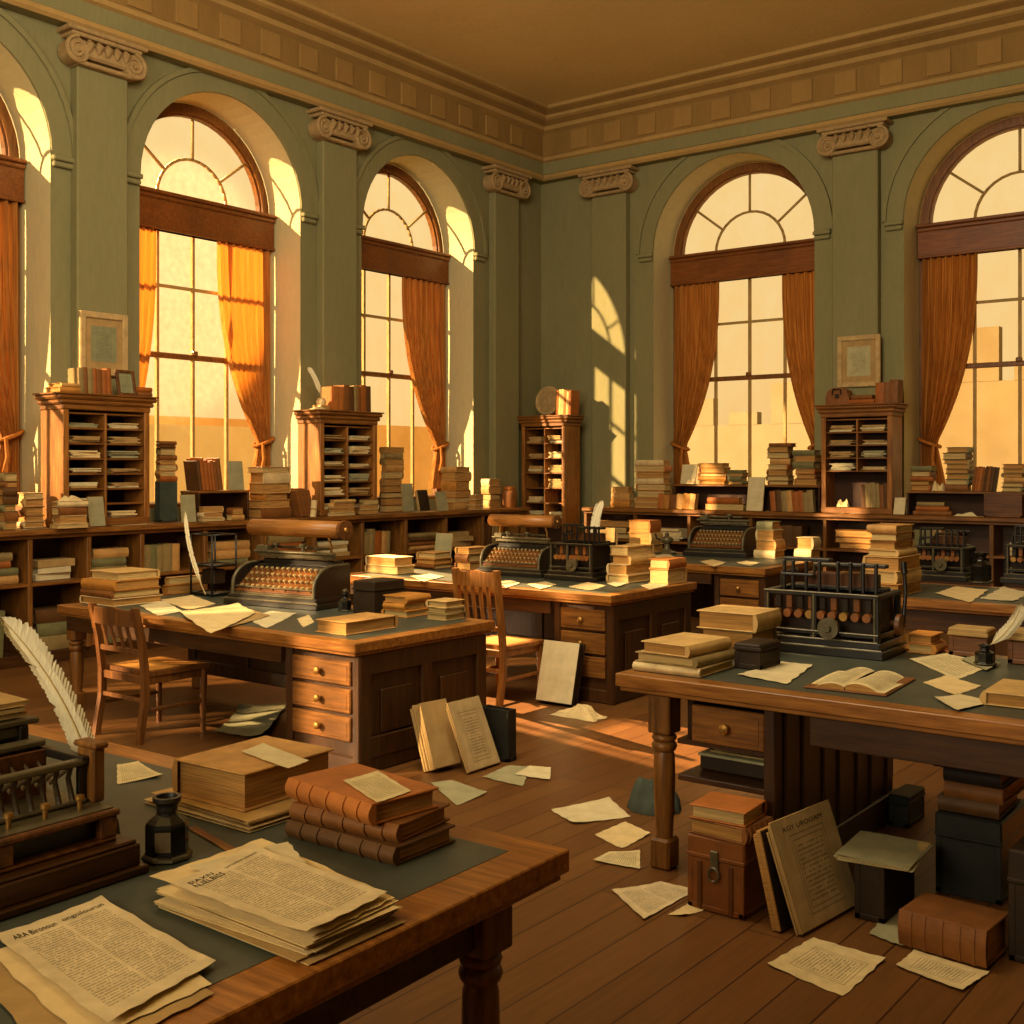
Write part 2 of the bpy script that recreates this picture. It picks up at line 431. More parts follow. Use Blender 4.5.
def window(idx, T, c, hw):
    w = structroot('window_%d' % idx, T(c, -DEP, ZSILL))
    off = Vector(T(c, -DEP, ZSILL))
    TT = lambda s, n, z: Vector(T(c+s, n, z))-off
    f = MB(TT); ro, ri, n0, n1 = hw-.004, hw-.14, -.6, -.53
    for k in range(NA):
        a0, a1 = math.pi*k/NA, math.pi*(k+1)/NA
        P = lambda r, a, n: (r*math.cos(a), n, ZS+r*math.sin(a))
        f.add([P(ro, a0, n1), P(ri, a0, n1), P(ri, a1, n1), P(ro, a1, n1), P(ri, a0, n0), P(ri, a1, n0)], [(0, 1, 2, 3), (1, 4, 5, 2)], 0)
        f.add([P(ri+.05, a0, n1+.03), P(ri+.02, a0, n1+.03), P(ri+.02, a1, n1+.03), P(ri+.05, a1, n1+.03), P(ri+.05, a0, n1), P(ri+.02, a0, n1), P(ri+.02, a1, n1), P(ri+.05, a1, n1)],
              [(0, 1, 2, 3), (0, 4, 7, 3), (1, 5, 6, 2)], 0)
    for sg in (-1, 1): f.box((sg*(ro+ri)/2, (n0+n1)/2, (ZS+ZSILL)/2), (ro-ri, n1-n0, ZS-ZSILL), 0)
    f.build('frame', M['frame_w'], w)
    g = MB(TT)
    poly = [(-ri, ZSILL+.02), (ri, ZSILL+.02)]+[(ri*math.cos(math.pi*k/NA), ZS+ri*math.sin(math.pi*k/NA)) for k in range(NA+1)]
    g.add([(s, -.585, z) for s, z in poly], [list(range(len(poly)))], 0); g.build('pane', M['glass'], w)
    m = MB(TT); t = .032
    for s in (-ri*.5, 0, ri*.5): m.box((s, -.56, (ZS+ZSILL)/2), (t, .04, ZS-ZSILL))
    for z in (3.64,): m.box((0, -.56, z), (2*ri, .038, t))
    for s in (-ri*.0,): pass
    rr = ri*.5
    for k in range(16):
        a0, a1 = math.pi*k/16, math.pi*(k+1)/16
        m.tube([(rr*math.cos(a0), -.56, ZS+rr*math.sin(a0)), (rr*math.cos(a1), -.56, ZS+rr*math.sin(a1))], .018, 6, 0)
    for a in (38, 90, 142):
        a = rad(a); m.tube([(rr*math.cos(a), -.56, ZS+rr*math.sin(a)), (ri*math.cos(a), -.56, ZS+ri*math.sin(a))], .017, 6, 0)
    m.build('muntin', M['muntin'], w)
    r = MB(TT); r.box((0, -.56, 2.9), (2*ri, .06, .06), 0, .01); r.box((0, -.52, 2.945), (.07, .04, .05), 0, .01); r.build('meeting_rail', M['frame_w'], w)
    s_ = MB(TT); s_.box((0, -.3, ZSILL+.02), (2*hw-.02, .56, .04), 0, .01); s_.build('sill', M['frame_w'], w)
    p = MB(TT)
    p.box((0, -.47, 4.36), (2*hw-.03, .1, .32), 0, .008); p.box((0, -.462, 4.54), (2*hw-.025, .13, .05), 0, .012); p.box((0, -.452, 4.585), (2*hw-.02, .16, .04), 0, .01)
    p.box((0, -.466, 4.215), (2*hw-.025, .12, .03), 0, .008)
    if idx != 6: p.build('pelmet', M['pelmet'], w)  # unseen window left bare so more sun passes
n = 1
for c in LEFTW: window(n, TL, c, RW); n += 1
for c in RIGHTW: window(n, TR, c, 1.14); n += 1
# curtains
def cur_mat():
    m, nt, b = base_mat('amber_curtain_cloth', .75, .2)
    f = noise(nt, mapped(nt, (22, 22, .5)), 2.4, 4)
    nt.links.new(ramp(nt, f, [(.3, sc_(lin('#7c4518'), 1)), (.7, sc_(lin('#c8863a'), 1))]), b.inputs['Base Color'])  # lighter streaks paint highlights on the folds into the cloth
    tl = nd(nt, 'ShaderNodeBsdfTranslucent'); tl.inputs['Color'].default_value = sc_(lin('#d98a2e'), 1); mxs = nd(nt, 'ShaderNodeMixShader'); mxs.inputs[0].default_value = .14
    nt.links.new(b.outputs[0], mxs.inputs[1]); nt.links.new(tl.outputs[0], mxs.inputs[2]); nt.links.new(mxs.outputs[0], nt.nodes['Material Output'].inputs[0])
    return m
M['curtain'] = cur_mat()
M['curtain_d'] = plain('amber_tie_cloth', '#a96420', .25, 20, .8)
def curtain(T, c, hw, sg, w0, label):
    """hangs from the pelmet, gathered by a tie; sg is the side of the opening it hangs on"""
    out = sg*(hw-.06); zt, zk, zb = 4.21, 2.0, 1.42; n0 = -.465
    def width(z):
        if z >= zk:
            v = (zt-z)/(zt-zk); return .17+(w0-.17)*(1-v**2.4)
        v = (zk-z)/(zk-zb); return .17+.12*v
    def fn(u, v):
        z = zt+(zb-zt)*v; w = width(z); lag = .0
        return (c+out-sg*w*u, n0+.034*math.sin(u*2*math.pi*(7.5 if w0 > .6 else 5)+v*1.2)*(.5+.5*min(1, w/.4)), z)
    loc = Vector(T(c+out, n0, zt)); TT = lambda s, n, z: Vector(T(s, n, z))-loc
    root = thing('curtain', label, 'curtain', loc, group='tied curtains at the tall windows')
    m = MB(TT); m.grid(56, 40, fn); m.build('drape', M['curtain'], root)
    t = MB(TT); zz = zk
    ring = [(c+out-sg*(.085+.125*math.cos(a)), n0+.085*math.sin(a), zz+.05*math.cos(a)*-1) for a in [2*math.pi*k/16 for k in range(17)]]
    t.tube(ring, .02, 8, 0); t.tube([(c+out-sg*.16, n0+.08, zz-.02), (c+out-sg*.15, n0+.09, zz-.2), (c+out-sg*.17, n0+.085, zz-.34)], [.018, .02, .028], 8, 0)
    t.build('tieback', M['curtain_d'], root)
wn = ['beside the corner', 'beside the quill-topped cabinet', 'beyond the framed grey print', 'off to the side of the near desk']
names = {10.91: 'sunlit window next to the corner', 7.84: 'sunlit window between two cabinets', 4.79: 'partly seen sunlit window above the desk quill',
         -6.88: 'facing window behind the far desk', -3.5: 'facing window past the framed engraving'}
curtain(TL, 10.91, RW, 1, .84, 'amber curtain gathered beside the sunlit window next to the corner')
curtain(TL, 7.84, RW, 1, .74, 'wide amber curtain in the sunlit window between the two cabinets')
curtain(TL, 7.84, RW, -1, .46, 'narrow strip of amber curtain at the picture-topped cabinet side of its window')
curtain(TL, 4.79, RW, 1, .7, 'amber curtain in the partly seen window beyond the near desk quill')
curtain(TR, -6.88, 1.14, -1, .68, 'amber curtain on the corner side of the facing window behind the far desk')
curtain(TR, -6.88, 1.14, 1, .58, 'amber curtain beside the framed engraving in the window behind the far desk')
curtain(TR, -3.5, 1.14, -1, .64, 'amber curtain in the facing window past the framed engraving')
# hazy city blocks outside
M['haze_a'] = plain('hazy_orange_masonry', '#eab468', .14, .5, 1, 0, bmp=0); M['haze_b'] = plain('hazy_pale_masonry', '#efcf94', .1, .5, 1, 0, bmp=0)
M['haze_c'] = plain('sunlit_orange_masonry', '#82704f', .16, .5, 1, 0, bmp=0); M['haze_d'] = plain('sunlit_pale_masonry', '#8c7f62', .1, .5, 1, 0, bmp=0)  # haze tint, darkened copies for blocks in direct sun
def block(label, x, y, w, d, h, m, steps):
    b = MB(); b.box((0, 0, h/2-2), (w, d, h+4))
    for sx, sw, sh in steps: b.box((sx, -d/2+.2, h+sh/2-.01), (sw, .4, sh))
    tag(b.build('building', M[m], None, (x, y, 0)), label, 'building', 'hazy city blocks outside the windows')
block('hazy orange city block outside the facing window past the framed engraving', -9.5, 40, 10, 5, 4.4, 'haze_c', [(-3.6, 1.6, .8), (-1.2, 1.5, 1.7), (.6, 1.2, .5), (2.6, 2, 1.2)])
block('pale stepped city block outside the facing window behind the far desk', -20.2, 44, 9, 5, 3.4, 'haze_d', [(-2.6, 1.8, 1.1), (-.4, 1.2, .5), (1.6, 1.6, 1.6), (3.4, 1.2, .7)])
block('pale hazy city block outside the sunlit window between two cabinets', -36, 13, 5, 34, 3.2, 'haze_b', [(0, 3, .8)])
block('hazy orange city block outside the sunlit window next to the corner', -44, 58, 5, 66, 3.9, 'haze_a', [(0, 3, 1)])
# framed prints on the pilasters
def picture(T, s, n, z0, z1, w, label, m):
    loc = Vector(T(s, n, z0)); TT = lambda a, b, c: Vector(T(s+a, n+b, z0+c))-loc
    r = thing('picture_frame', label, 'picture', loc); h = z1-z0; t = .06
    f = MB(TT)
    for sg in (-1, 1):
        f.box((sg*(w/2-t/2), .02, h/2), (t, .04, h), 0, .008); f.box((0, .02, h/2+sg*(h/2-t/2)), (w-2*t, .04, t), 0, .008)
    f.build('frame', M['stone'], r)
    g = MB(TT); g.box((0, .012, h/2), (w-2*t, .016, h-2*t)); g.build('mount', M['paper_d'], r)
    g = MB(TT); g.grid(1, 1, lambda u, v: ((u-.5)*(w-2*t-.12), .022, h/2+(v-.5)*(h-2*t-.14)), 0, False); g.build('print', m, r)
M['engr'] = printed('faded_engraving', '#8b8a66', 26, 1, .35, .9, True)
M['engr_b'] = printed('pale_engraving', '#b3aa80', 26, 1, .35, .9, True)
ya, yb = onx(78, -9.77), onx(127, -9.77)
picture(TL, (ya+yb)/2, .125, zat(374, -9.77, ya), zat(310, -9.77, ya), (yb-ya)*.98, 'framed faded grey print hanging on the pilaster above the picture-topped cabinet', M['engr'])
xa, xb = ony(838, 13.37), ony(881, 13.37)
picture(TR, (xa+xb)/2, .125, zat(388, xa, 13.37), zat(337, xa, 13.37), (xb-xa), 'pale framed engraving hanging on the pilaster between the two facing windows', M['engr_b'])
# ================================================================ FURNITURE
ZW = 1.17
ORD = ['topmost']+[w+' down' for w in 'second third fourth fifth sixth seventh eighth ninth tenth'.split()]
FX, BX = -9.3, -9.77       # low bookcase under the sunlit wall: front, back
FY, BY = 12.97, 13.37      # low bookcase under the facing wall
def low_bookcase(T, s0, s1, label, divs, depth, zsh):
    """s along the wall, n 0 at the front going back to depth"""
    loc = Vector(T((s0+s1)/2, depth/2, 0)); TT = lambda s, n, z: Vector(T(s, n, z))-loc
    r = thing('low_bookcase', label, 'bookcase', loc)
    L, C = s1-s0, (s0+s1)/2
    def part(nm, boxes, m):
        b = MB(TT)
        for c, d, bev in boxes: b.box(c, d, 0, bev)
        return b.build(nm, M[m], r)
    ax = 'y' if T is LBT else 'x'
    part('worktop', [((C, depth/2-.02, ZW-.025), (L+.02, depth+.04, .05), .01), ((C, depth/2-.005, ZW-.065), (L, depth-.01, .03), .005)], 'dark_'+ax if 0 else 'wood_'+ax)
    part('back_panel', [((C, depth-.01, ZW/2-.05), (L, .018, ZW-.1), 0)], 'dark_'+ax)
    part('shelf', [((C, depth/2, zsh-.015), (L-.02, depth-.03, .03), .004)], 'wood_'+ax)
    part('plinth', [((C, depth/2+.02, .05), (L-.02, depth-.06, .1), .004)], 'dark_'+ax)
    for d in divs: part('divider', [((d, depth/2, (ZW-.08+.1)/2), (.045, depth-.025, ZW-.18), .006)], 'wood_z')
    return r
LBT = lambda s, n, z: (FX-n, s, z)
RBT = lambda s, n, z: (s, FY+n, z)
ldv = [3.62, 4.17, 4.72]+[5.31, 5.87, 6.42]+[6.42+.72*k for k in range(1, 9)]
ldv = [d for d in ldv if d < 12.3]+[12.35]
low_bookcase(LBT, 3.6, 12.37, 'long low oak bookcase running under the sunlit windows', ldv, .47, .71)
rdv = [-8.75+.82*k for k in range(0, 4)]
x824, x991 = ony(824, 12.97), ony(991, 12.97)
rdv = [-8.78, -8.0, -7.2, -6.35, x824, x824+.62*1.1, x991, x991+.9, x991+1.8]
low_bookcase(RBT, -8.8, x991+1.83, 'long low oak bookcase running under the facing windows', rdv, .4, .757)
# ---- pigeonhole cabinets (front faces local -Y, origin bottom centre)
def cabinet(label, loc, rz, w, d, h, rows, cols=2, low=0.0, foot=0.0):
    r = thing('pigeonhole_cabinet', label, 'cabinet', loc, (0, 0, rz))
    def part(nm, boxes, m):
        b = MB()
        for c, dd, bev in boxes: b.box(c, dd, 0, bev)
        return b.build(nm, M[m], r)
    hb = h-.15
    for sg in (-1, 1): part('side_panel', [((sg*(w/2-.02), 0, hb/2), (.04, d-.01, hb), .004), ((sg*(w/2-.028), -d/2+.004, hb/2), (.056, .02, hb), .004)], 'cab_z')
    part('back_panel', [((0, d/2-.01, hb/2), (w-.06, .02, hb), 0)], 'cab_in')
    part('cornice', [((0, -.005, hb+.025), (w+.02, d+.01, .05), .008), ((0, -.012, hb+.07), (w+.08, d+.03, .045), .014), ((0, -.018, hb+.115), (w+.13, d+.05, .045), .016), ((0, -.02, h-.008), (w+.15, d+.06, .016), .004)], 'cab_x')
    part('plinth', [((0, -.004, .035+foot/2), (w+.01, d+.01, .07+foot), .008)], 'cab_x')
    z0 = .07+foot; z1 = hb-.02
    part('divider', [((0, .005, (z0+low+z1)/2 if low else (z0+z1)/2), (.022, d-.04, z1-z0-low), .003)], 'cab_z')
    cells = []; hz = (z1-z0-low)/rows
    for k in range(rows+1):
        z = z0+low+k*hz
        if k or low: part('shelf', [((0, .005, z-.008), (w-.085, d-.05, .016), .003)], 'cab_x')
        if k < rows:
            for c in (-1, 1): cells.append((c*(w/4-.012), z, w/2-.1, hz-.016, rows-1-k, c))
    return r, cells
def paper_bundle(w, d, h):
    m = MB(); z = 0; n = R.randint(3, 5)
    for i in range(n):
        t = h/n*R.uniform(.7, 1); X = Matrix.Rotation(R.uniform(-.12, .12), 3, 'Z')
        m.box((R.uniform(-.02, .02), R.uniform(-.02, .01), z+t/2), (w*R.uniform(.72, .92), d*R.uniform(.75, .92), t), 0 if R.random() < .7 else 1, .004, X); z += t
    return m.mesh('paper_bundle', [M[R.choice(['paper_d', 'paper_d', 'paper_g', 'paper'])], M['paper_b']])
ROWN = ['top row', 'second row down', 'third row down', 'fourth row down', 'fifth row down', 'sixth row down', 'seventh row down']
def fill_cells(loc, rz, cells, d, name, sides, skip=0):
    c_, s_ = math.cos(rz), math.sin(rz)
    for (x, z, w, h, row, sg) in cells:
        if R.random() < skip: continue
        me = paper_bundle(w, d*.7, h*R.uniform(.35, .72))
        o = bpy.data.objects.new('paper_bundle', me); COL.objects.link(o)
        yy = -.035
        o.location = (loc[0]+c_*x-s_*yy, loc[1]+s_*x+c_*yy, loc[2]+z+.0012); o.rotation_euler = (0, 0, rz)
        tag(o, 'bundle of papers in the %s, %s half of the %s' % (ROWN[row], sides[0 if sg < 0 else 1], name), 'papers', 'paper bundles in pigeonholes')
cabs = {}
def put_cabinet(key, label, loc, rz, w, d, h, rows, name, sides, low=0, foot=0):
    r, cells = cabinet(label, loc, rz, w, d, h, rows, 2, low, foot); fill_cells(loc, rz, cells, d, name, sides, .08); cabs[key] = (loc, w, d, h)
# sunlit wall: front faces +X -> rz = +90deg
y0, y1 = onx(62, -9.38), onx(152, -9.38)
put_cabinet('C0', 'open oak pigeonhole cabinet with a small framed picture on top, below the grey print', (-9.58, (y0+y1)/2, ZW+.001), rad(90), (y1-y0)*.96, .37, 1.2, 7, 'picture-topped cabinet', ('outer', 'inner'))
y0, y1 = onx(320, -9.38), onx(379, -9.38)
put_cabinet('C1', 'open oak pigeonhole cabinet with a white quill and books on top', (-9.58, (y0+y1)/2, ZW+.001), rad(90), (y1-y0)*.96, .37, 1.17, 6, 'quill-topped cabinet', ('outer', 'inner'))
x0, x1 = ony(820, 13.0), ony(893, 13.0)
put_cabinet('C2', 'open oak pigeonhole cabinet with a rounded bag on top, between the facing windows', ((x0+x1)/2, 13.18, ZW+.001), 0, (x1-x0)*.97, .34, 1.27, 4, 'bag-topped cabinet', ('corner', 'far'), low=.43)
put_cabinet('C3', 'tall oak pigeonhole cabinet standing in the corner with a round plaque on top', (-9.36, 12.99, 0), 0, .74, .36, 2.42, 6, 'plaque-topped corner cabinet', ('corner', 'far'), low=.95)
# ---- desks
def turned_leg(h, sq=.1, m='wood_z'):
    b = MB(); b.box((0, 0, h-.085), (sq, sq, .17), 0, .006)
    b.lathe([(.03, h-.17), (.05, h-.18), (.054, h-.19), (.05, h-.2), (.042, h-.205), (.052, h-.215), (.055, h-.225), (.05, h-.24), (.04, h-.25), (.045, h-.27), (.047, h-.36), (.043, .25), (.036, .14), (.036, .12)], n=20)
    b.box((0, 0, .065), (sq*.92, sq*.92, .13), 0, .01)
    return b
def desk(name, label, x1, y0, L, D, Hh, rz=0, kind='pedestal', pw=.55, nd_=3, loc=None):
    r = thing(name, label, 'desk', (x1-L, y0, 0) if not loc else loc, (0, 0, rz))
    def part(nm, boxes, m, par=r):
        b = MB()
        for c, d, bev in boxes: b.box(c, d, 0, bev)
        return b.build(nm, M[m], par)
    t = .055
    part('desktop', [((L/2, D/2, Hh-t/2), (L, D, t), .0035), ((L/2, D/2, Hh-t-.01), (L-.03, D-.03, .02), .004)], 'top')
    lm = .11
    b = MB(); b.box((L/2, D/2, Hh+.0004), (L-2*lm, D-2*.1, .0016)); b.build('leather_inlay', M['leather_top'], r)
    ht = Hh-t-.02
    def knob(par, x, y, z):
        k = MB(); k.tube([(x, y, z), (x, y-.018, z), (x, y-.02, z), (x, y-.036, z), (x, y-.044, z)], [.01, .008, .02, .021, .008], 12); k.build('knob', M['brass'], par)
    def pedestal(xa, xb, ya, yb, n, front=True, open_below=False):
        w = xb-xa; dd = yb-ya
        if not open_below:
            bx = [(((xa+xb)/2, (ya+yb)/2, ht/2+.03), (w-.02, dd-.02, ht-.06), 0), (((xa+xb)/2, (ya+yb)/2, .05), (w+.01, dd+.01, .1), .01)]
            for xx in (xa+.02, xb-.02): bx.append(((xx, ya+.02, ht/2), (.055, .055, ht), .006))
            # framed end panels
            for xx in (xa, xb):
                for yy in (ya+.045, (ya+yb)/2, yb-.045): bx.append(((xx, yy, ht/2), (.024, .09, ht-.01), .006))
                for zz, hh in ((.14, .12), (ht-.06, .12)): bx.append(((xx, (ya+yb)/2, zz), (.022, dd-.02, hh), .006))
                for k in (0, 1):
                    yc = ya+dd*(.27+.46*k); bx.append(((xx, yc, ht/2), (.012, dd*.23, ht-.42), .005))
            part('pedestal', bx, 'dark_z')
            dz = (ht-.2)/n
            for k in range(n):
                zc = ht-.03-dz*(k+.5)
                d_ = part('drawer', [(((xa+xb)/2, ya+.0, zc), (w-.11, .03, dz-.02), .006), (((xa+xb)/2, ya-.012, zc), (w-.15, .012, dz-.06), .004)], 'wood_x')
                knob(d_, (xa+xb)/2, ya-.016, zc)
        else:
            part('pedestal', [((xa+.02, (ya+yb)/2+.05, ht-.1), (.03, dd-.15, .2), 0), ((xb-.02, (ya+yb)/2, ht/2), (.035, dd, ht), .004), (((xa+xb)/2, yb-.02, ht/2+.1), (w, .03, ht-.2), 0),
                              (((xa+xb)/2, (ya+yb)/2, ht-.19), (w-.04, dd-.02, .02), 0), ((xb-.02, ya+.005, ht/2), (.05, .03, ht), .005)], 'dark_z')
            bx = []
            n_ = 7
            for k in range(n_):
                yy = ya+.12+(dd-.2)*k/(n_-1); bx.append(((xb+.002, yy, ht/2+.02), (.014, .1 if k % 2 else .06, ht-.1), .004))
            bx.append(((xb+.006, (ya+yb)/2, .07), (.03, dd, .14), .006))
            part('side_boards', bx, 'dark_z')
            part('shelf', [(((xa+xb)/2, (ya+yb)/2, .4), (w-.03, dd-.04, .025), .004), ((xb-.06, yb-.1, .2), (.05, .05, .39), 0), ((xa+.06, yb-.1, .2), (.05, .05, .39), 0)], 'dark_x')
            d_ = part('drawer', [(((xa+xb)/2+.03, ya, ht-.1), (w-.14, .03, .15), .005), (((xa+xb)/2+.03, ya-.012, ht-.1), (w-.18, .012, .11), .004)], 'wood_x')
            knob(d_, (xa+xb)/2+.03, ya-.016, ht-.1)
    m_ = .06
    if kind == 'pedestal':
        pedestal(L-.03-pw, L-.03, .06, D-.06, nd_)
        part('apron', [(((L-pw)/2, .05, ht-.05), (L-pw-.12, .03, .1), .004)], 'dark_x')
        for yy in (.09, D-.09):
            turned_leg(ht).build('leg', M['wood_z'], r, (.1, yy, 0))
        xa, xb = .14, L-pw-.03-.24
        bx = [(((xa+xb)/2, D-.2, ht/2+.08), (xb-xa, .03, ht-.16), 0)]
        for k in range(4):
            bx.append(((xa+.04+(xb-xa-.08)*k/3, D-.215, ht/2+.08), (.08, .03, ht-.16), .005))
        for z in (.2, ht-.06): bx.append((((xa+xb)/2, D-.215, z), (xb-xa, .028, .1), .005))
        bx.append(((xb, D-.2, ht/2), (.07, .07, ht), .006))
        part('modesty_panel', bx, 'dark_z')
    elif kind == 'table':
        part('apron', [((L/2, .09, ht-.075), (L-.4, .03, .15), .004), ((L/2, D-.09, ht-.075), (L-.4, .03, .15), .004), ((L-.17, D/2, ht-.075), (.03, D-.34, .15), .004), ((.17, D/2, ht-.075), (.03, D-.3, .15), .004)], 'dark_x')
        for xx in (.18, L-.18):
            for yy in (.12, D-.12): turned_leg(ht, .115).build('leg', M['wood_z'], r, (xx, yy, 0))
    elif kind == 'open':
        turned_leg(ht, .105).build('leg', M['wood_z'], r, (.185, .1, 0)); turned_leg(ht, .1).build('leg', M['wood_z'], r, (L-.1, .1, 0))
        turned_leg(ht, .1).build('leg', M['wood_z'], r, (.15, D-.12, 0)); turned_leg(ht, .1).build('leg', M['wood_z'], r, (L-.1, D-.1, 0))
        pedestal(.245, .71, .06, D-.1, 1, open_below=True)
        part('apron', [(((L+.71)/2, .06, ht-.06), (L-.71-.3, .03, .12), .004)], 'dark_x')
    return r
ZA, ZB, ZC, ZD, ZE, ZF = .78, .74, .79, .80, .82, .80
cA = pz(570, 849, ZA); ROTA = rad(1.5)
LA, DA = 3.1, 1.55
_x = Vector((math.cos(ROTA), math.sin(ROTA))); _y = Vector((-math.sin(ROTA), math.cos(ROTA)))
locA = Vector(cA)-_x*LA-_y*DA
desk('writing_desk', 'big oak desk spread with newspapers and three leather books, nearest the viewer', 0, 0, LA, DA, ZA, ROTA, 'table', loc=(locA.x, locA.y, 0))
cB = pz(355, 644, ZB); LB = along(cB, (-1, 0), 57); DB = along(cB, (0, 1), 495)
desk('pedestal_desk', 'oak kneehole desk with three drawers and a large sheet hanging over its edge', cB[0], cB[1], LB, DB, ZB, pw=along(cB, (-1, 0), 283))
cC = pz(611, 596, ZC); LC = along(cC, (-1, 0), 352)+.15; DC = along(cC, (0, 1), 697)
desk('pedestal_desk', 'oak kneehole desk carrying two machines side by side, a pale portfolio leaning on its drawers', cC[0], cC[1], LC, DC, ZC, pw=along(cC, (-1, 0), 554))
cD = pz(765, 569, ZD); LD = 2.3; DD = along(cD, (0, 1), 826)
desk('pedestal_desk', 'small oak drawer desk at the back below the facing window', cD[0], cD[1], LD, DD, ZD, pw=along(cD, (-1, 0), 715), nd_=3)
cE = pz(615, 673, ZE); LE = 3.0; DE = 1.5
desk('writing_desk', 'oak desk with fluted leg, open shelf and an open ledger on top', cE[0]+LE, cE[1], LE, DE, ZE, kind='open')
yF = pz(870, 596, ZF)[1]; xF = ony(856, yF); LF, DF = 3.0, 1.2
desk('writing_desk', 'oak desk behind the open-ledger desk with a tall book pile at its end', xF+LF, yF, LF, DF, ZF, kind='table')
# ---- chairs
def chair(label, loc, w, d, h, m, rz=0):
    r = thing('dining_chair', label, 'chair', loc, (0, 0, rz)); sh = .43
    def bar(nm, pts, sz, bev=.005, mm=m):
        b = MB(); p, q = Vector(pts[0]), Vector(pts[1]); v = q-p
        X = Matrix.Rotation(math.atan2(-v.y, v.z) if abs(v.x) < 1e-6 else 0, 3, 'X')
        b.box((p+q)/2, (sz[0], sz[1], v.length), 0, bev, X); return b.build(nm, M[mm], r)
    for sg in (-1, 1):
        b = MB(); x = sg*(w/2-.02)
        path = [(x, -.045, 0), (x, 0, sh*.6), (x, .0, sh), (x, -.025, sh+.2), (x, -.07, h-.02), (x, -.072, h)]
        s = .02
        for k in range(len(path)-1):
            p, q = path[k], path[k+1]
            vs = [(x+i*s, p[1]+j*s, p[2]) for i, j in ((-1, -1), (1, -1), (1, 1), (-1, 1))]+[(x+i*s, q[1]+j*s, q[2]) for i, j in ((-1, -1), (1, -1), (1, 1), (-1, 1))]
            b.add(vs, [(0, 1, 5, 4), (1, 2, 6, 5), (2, 3, 7, 6), (3, 0, 4, 7)]+([(4, 5, 6, 7)] if k == len(path)-2 else [])+([(0, 1, 2, 3)] if k == 0 else []))
        b.build('back_post', M[m], r)
        b = MB(); fx = sg*(w/2-.015); b.tube([(fx, d-.03, 0), (fx, d-.03, .25), (fx, d-.03, sh-.02)], [.017, .021, .024], 8); b.build('leg', M[m], r)
        b = MB(); b.box((fx, d/2, .2), (.018, d-.06, .025), 0, .004); b.box((fx, d/2, sh-.045), (.022, d-.05, .05), 0, .004); b.build('side_rail', M[m], r)
    b = MB(); b.box((0, .0, .26), (w-.06, .02, .028), 0, .004); b.build('stretcher', M[m], r)
    for yy in (d-.03, .005):
        b = MB(); b.box((0, yy, sh-.045), (w-.07, .022, .05), 0, .004); b.build('seat_rail', M[m], r)
    b = MB(); b.prism([(-w/2+.0, .024), (w/2, .024), (w/2+.015, d), (-w/2-.015, d)], sh-.02, sh+.008); b.build('seat_frame', M[m], r)
    b = MB(); b.grid(8, 8, lambda u, v: ((u-.5)*(w-.08), .05+v*(d-.09), sh+.0095+.008*math.sin(u*math.pi)*math.sin(v*math.pi))); b.build('seat', M['seat'], r)
    b = MB(); zt = h-.06
    top = [(u, zt+.045-.012*math.sin(math.pi*(u+.5)*2)**2+.012*math.cos(u*math.pi)) for u in [k/12-.5 for k in range(13)]]
    n = len(top); vs = []
    for yy in (-.075, -.052):
        vs += [(u*(w-.06), yy+.02*math.cos(u*math.pi)*-1, zt-.06) for u, z in top]+[(u*(w-.06), yy+.02*math.cos(u*math.pi)*-1, z) for u, z in top]
    fs = []
    for k in range(n-1):
        a = 2*n
        fs += [(k, k+1, n+k+1, n+k), (a+k, a+k+1, a+n+k+1, a+n+k), (n+k, n+k+1, a+n+k+1, a+n+k), (k, k+1, a+k+1, a+k)]
    fs += [(0, n, 3*n, 2*n), (n-1, 2*n-1, 4*n-1, 3*n-1)]
    b.add(vs, fs, 0); b.build('crest_rail', M[m], r)
    b = MB(); b.box((0, -.02, sh+.13), (w-.07, .02, .035), 0, .004); b.build('back_rail', M[m], r)
    for k in range(4):
        x = (k-1.5)*(w-.1)/4.6; bar('slat', [(x, -.022, sh+.14), (x, -.068, h-.105)], (.034, .012))
    return r
p1 = pz(147, 744, 0)
chair('dark slat-backed oak chair with rush seat drawn up to the large-sheet desk', (p1[0]-.25, p1[1], 0), .5, .46, .84, 'chair_dark')
p2 = pz(508, 709, 0)
chair('honey oak slat-backed chair in front of the two-machine desk', (p2[0]-.22, p2[1]-.02, 0), .42, .46, .98, 'chair')
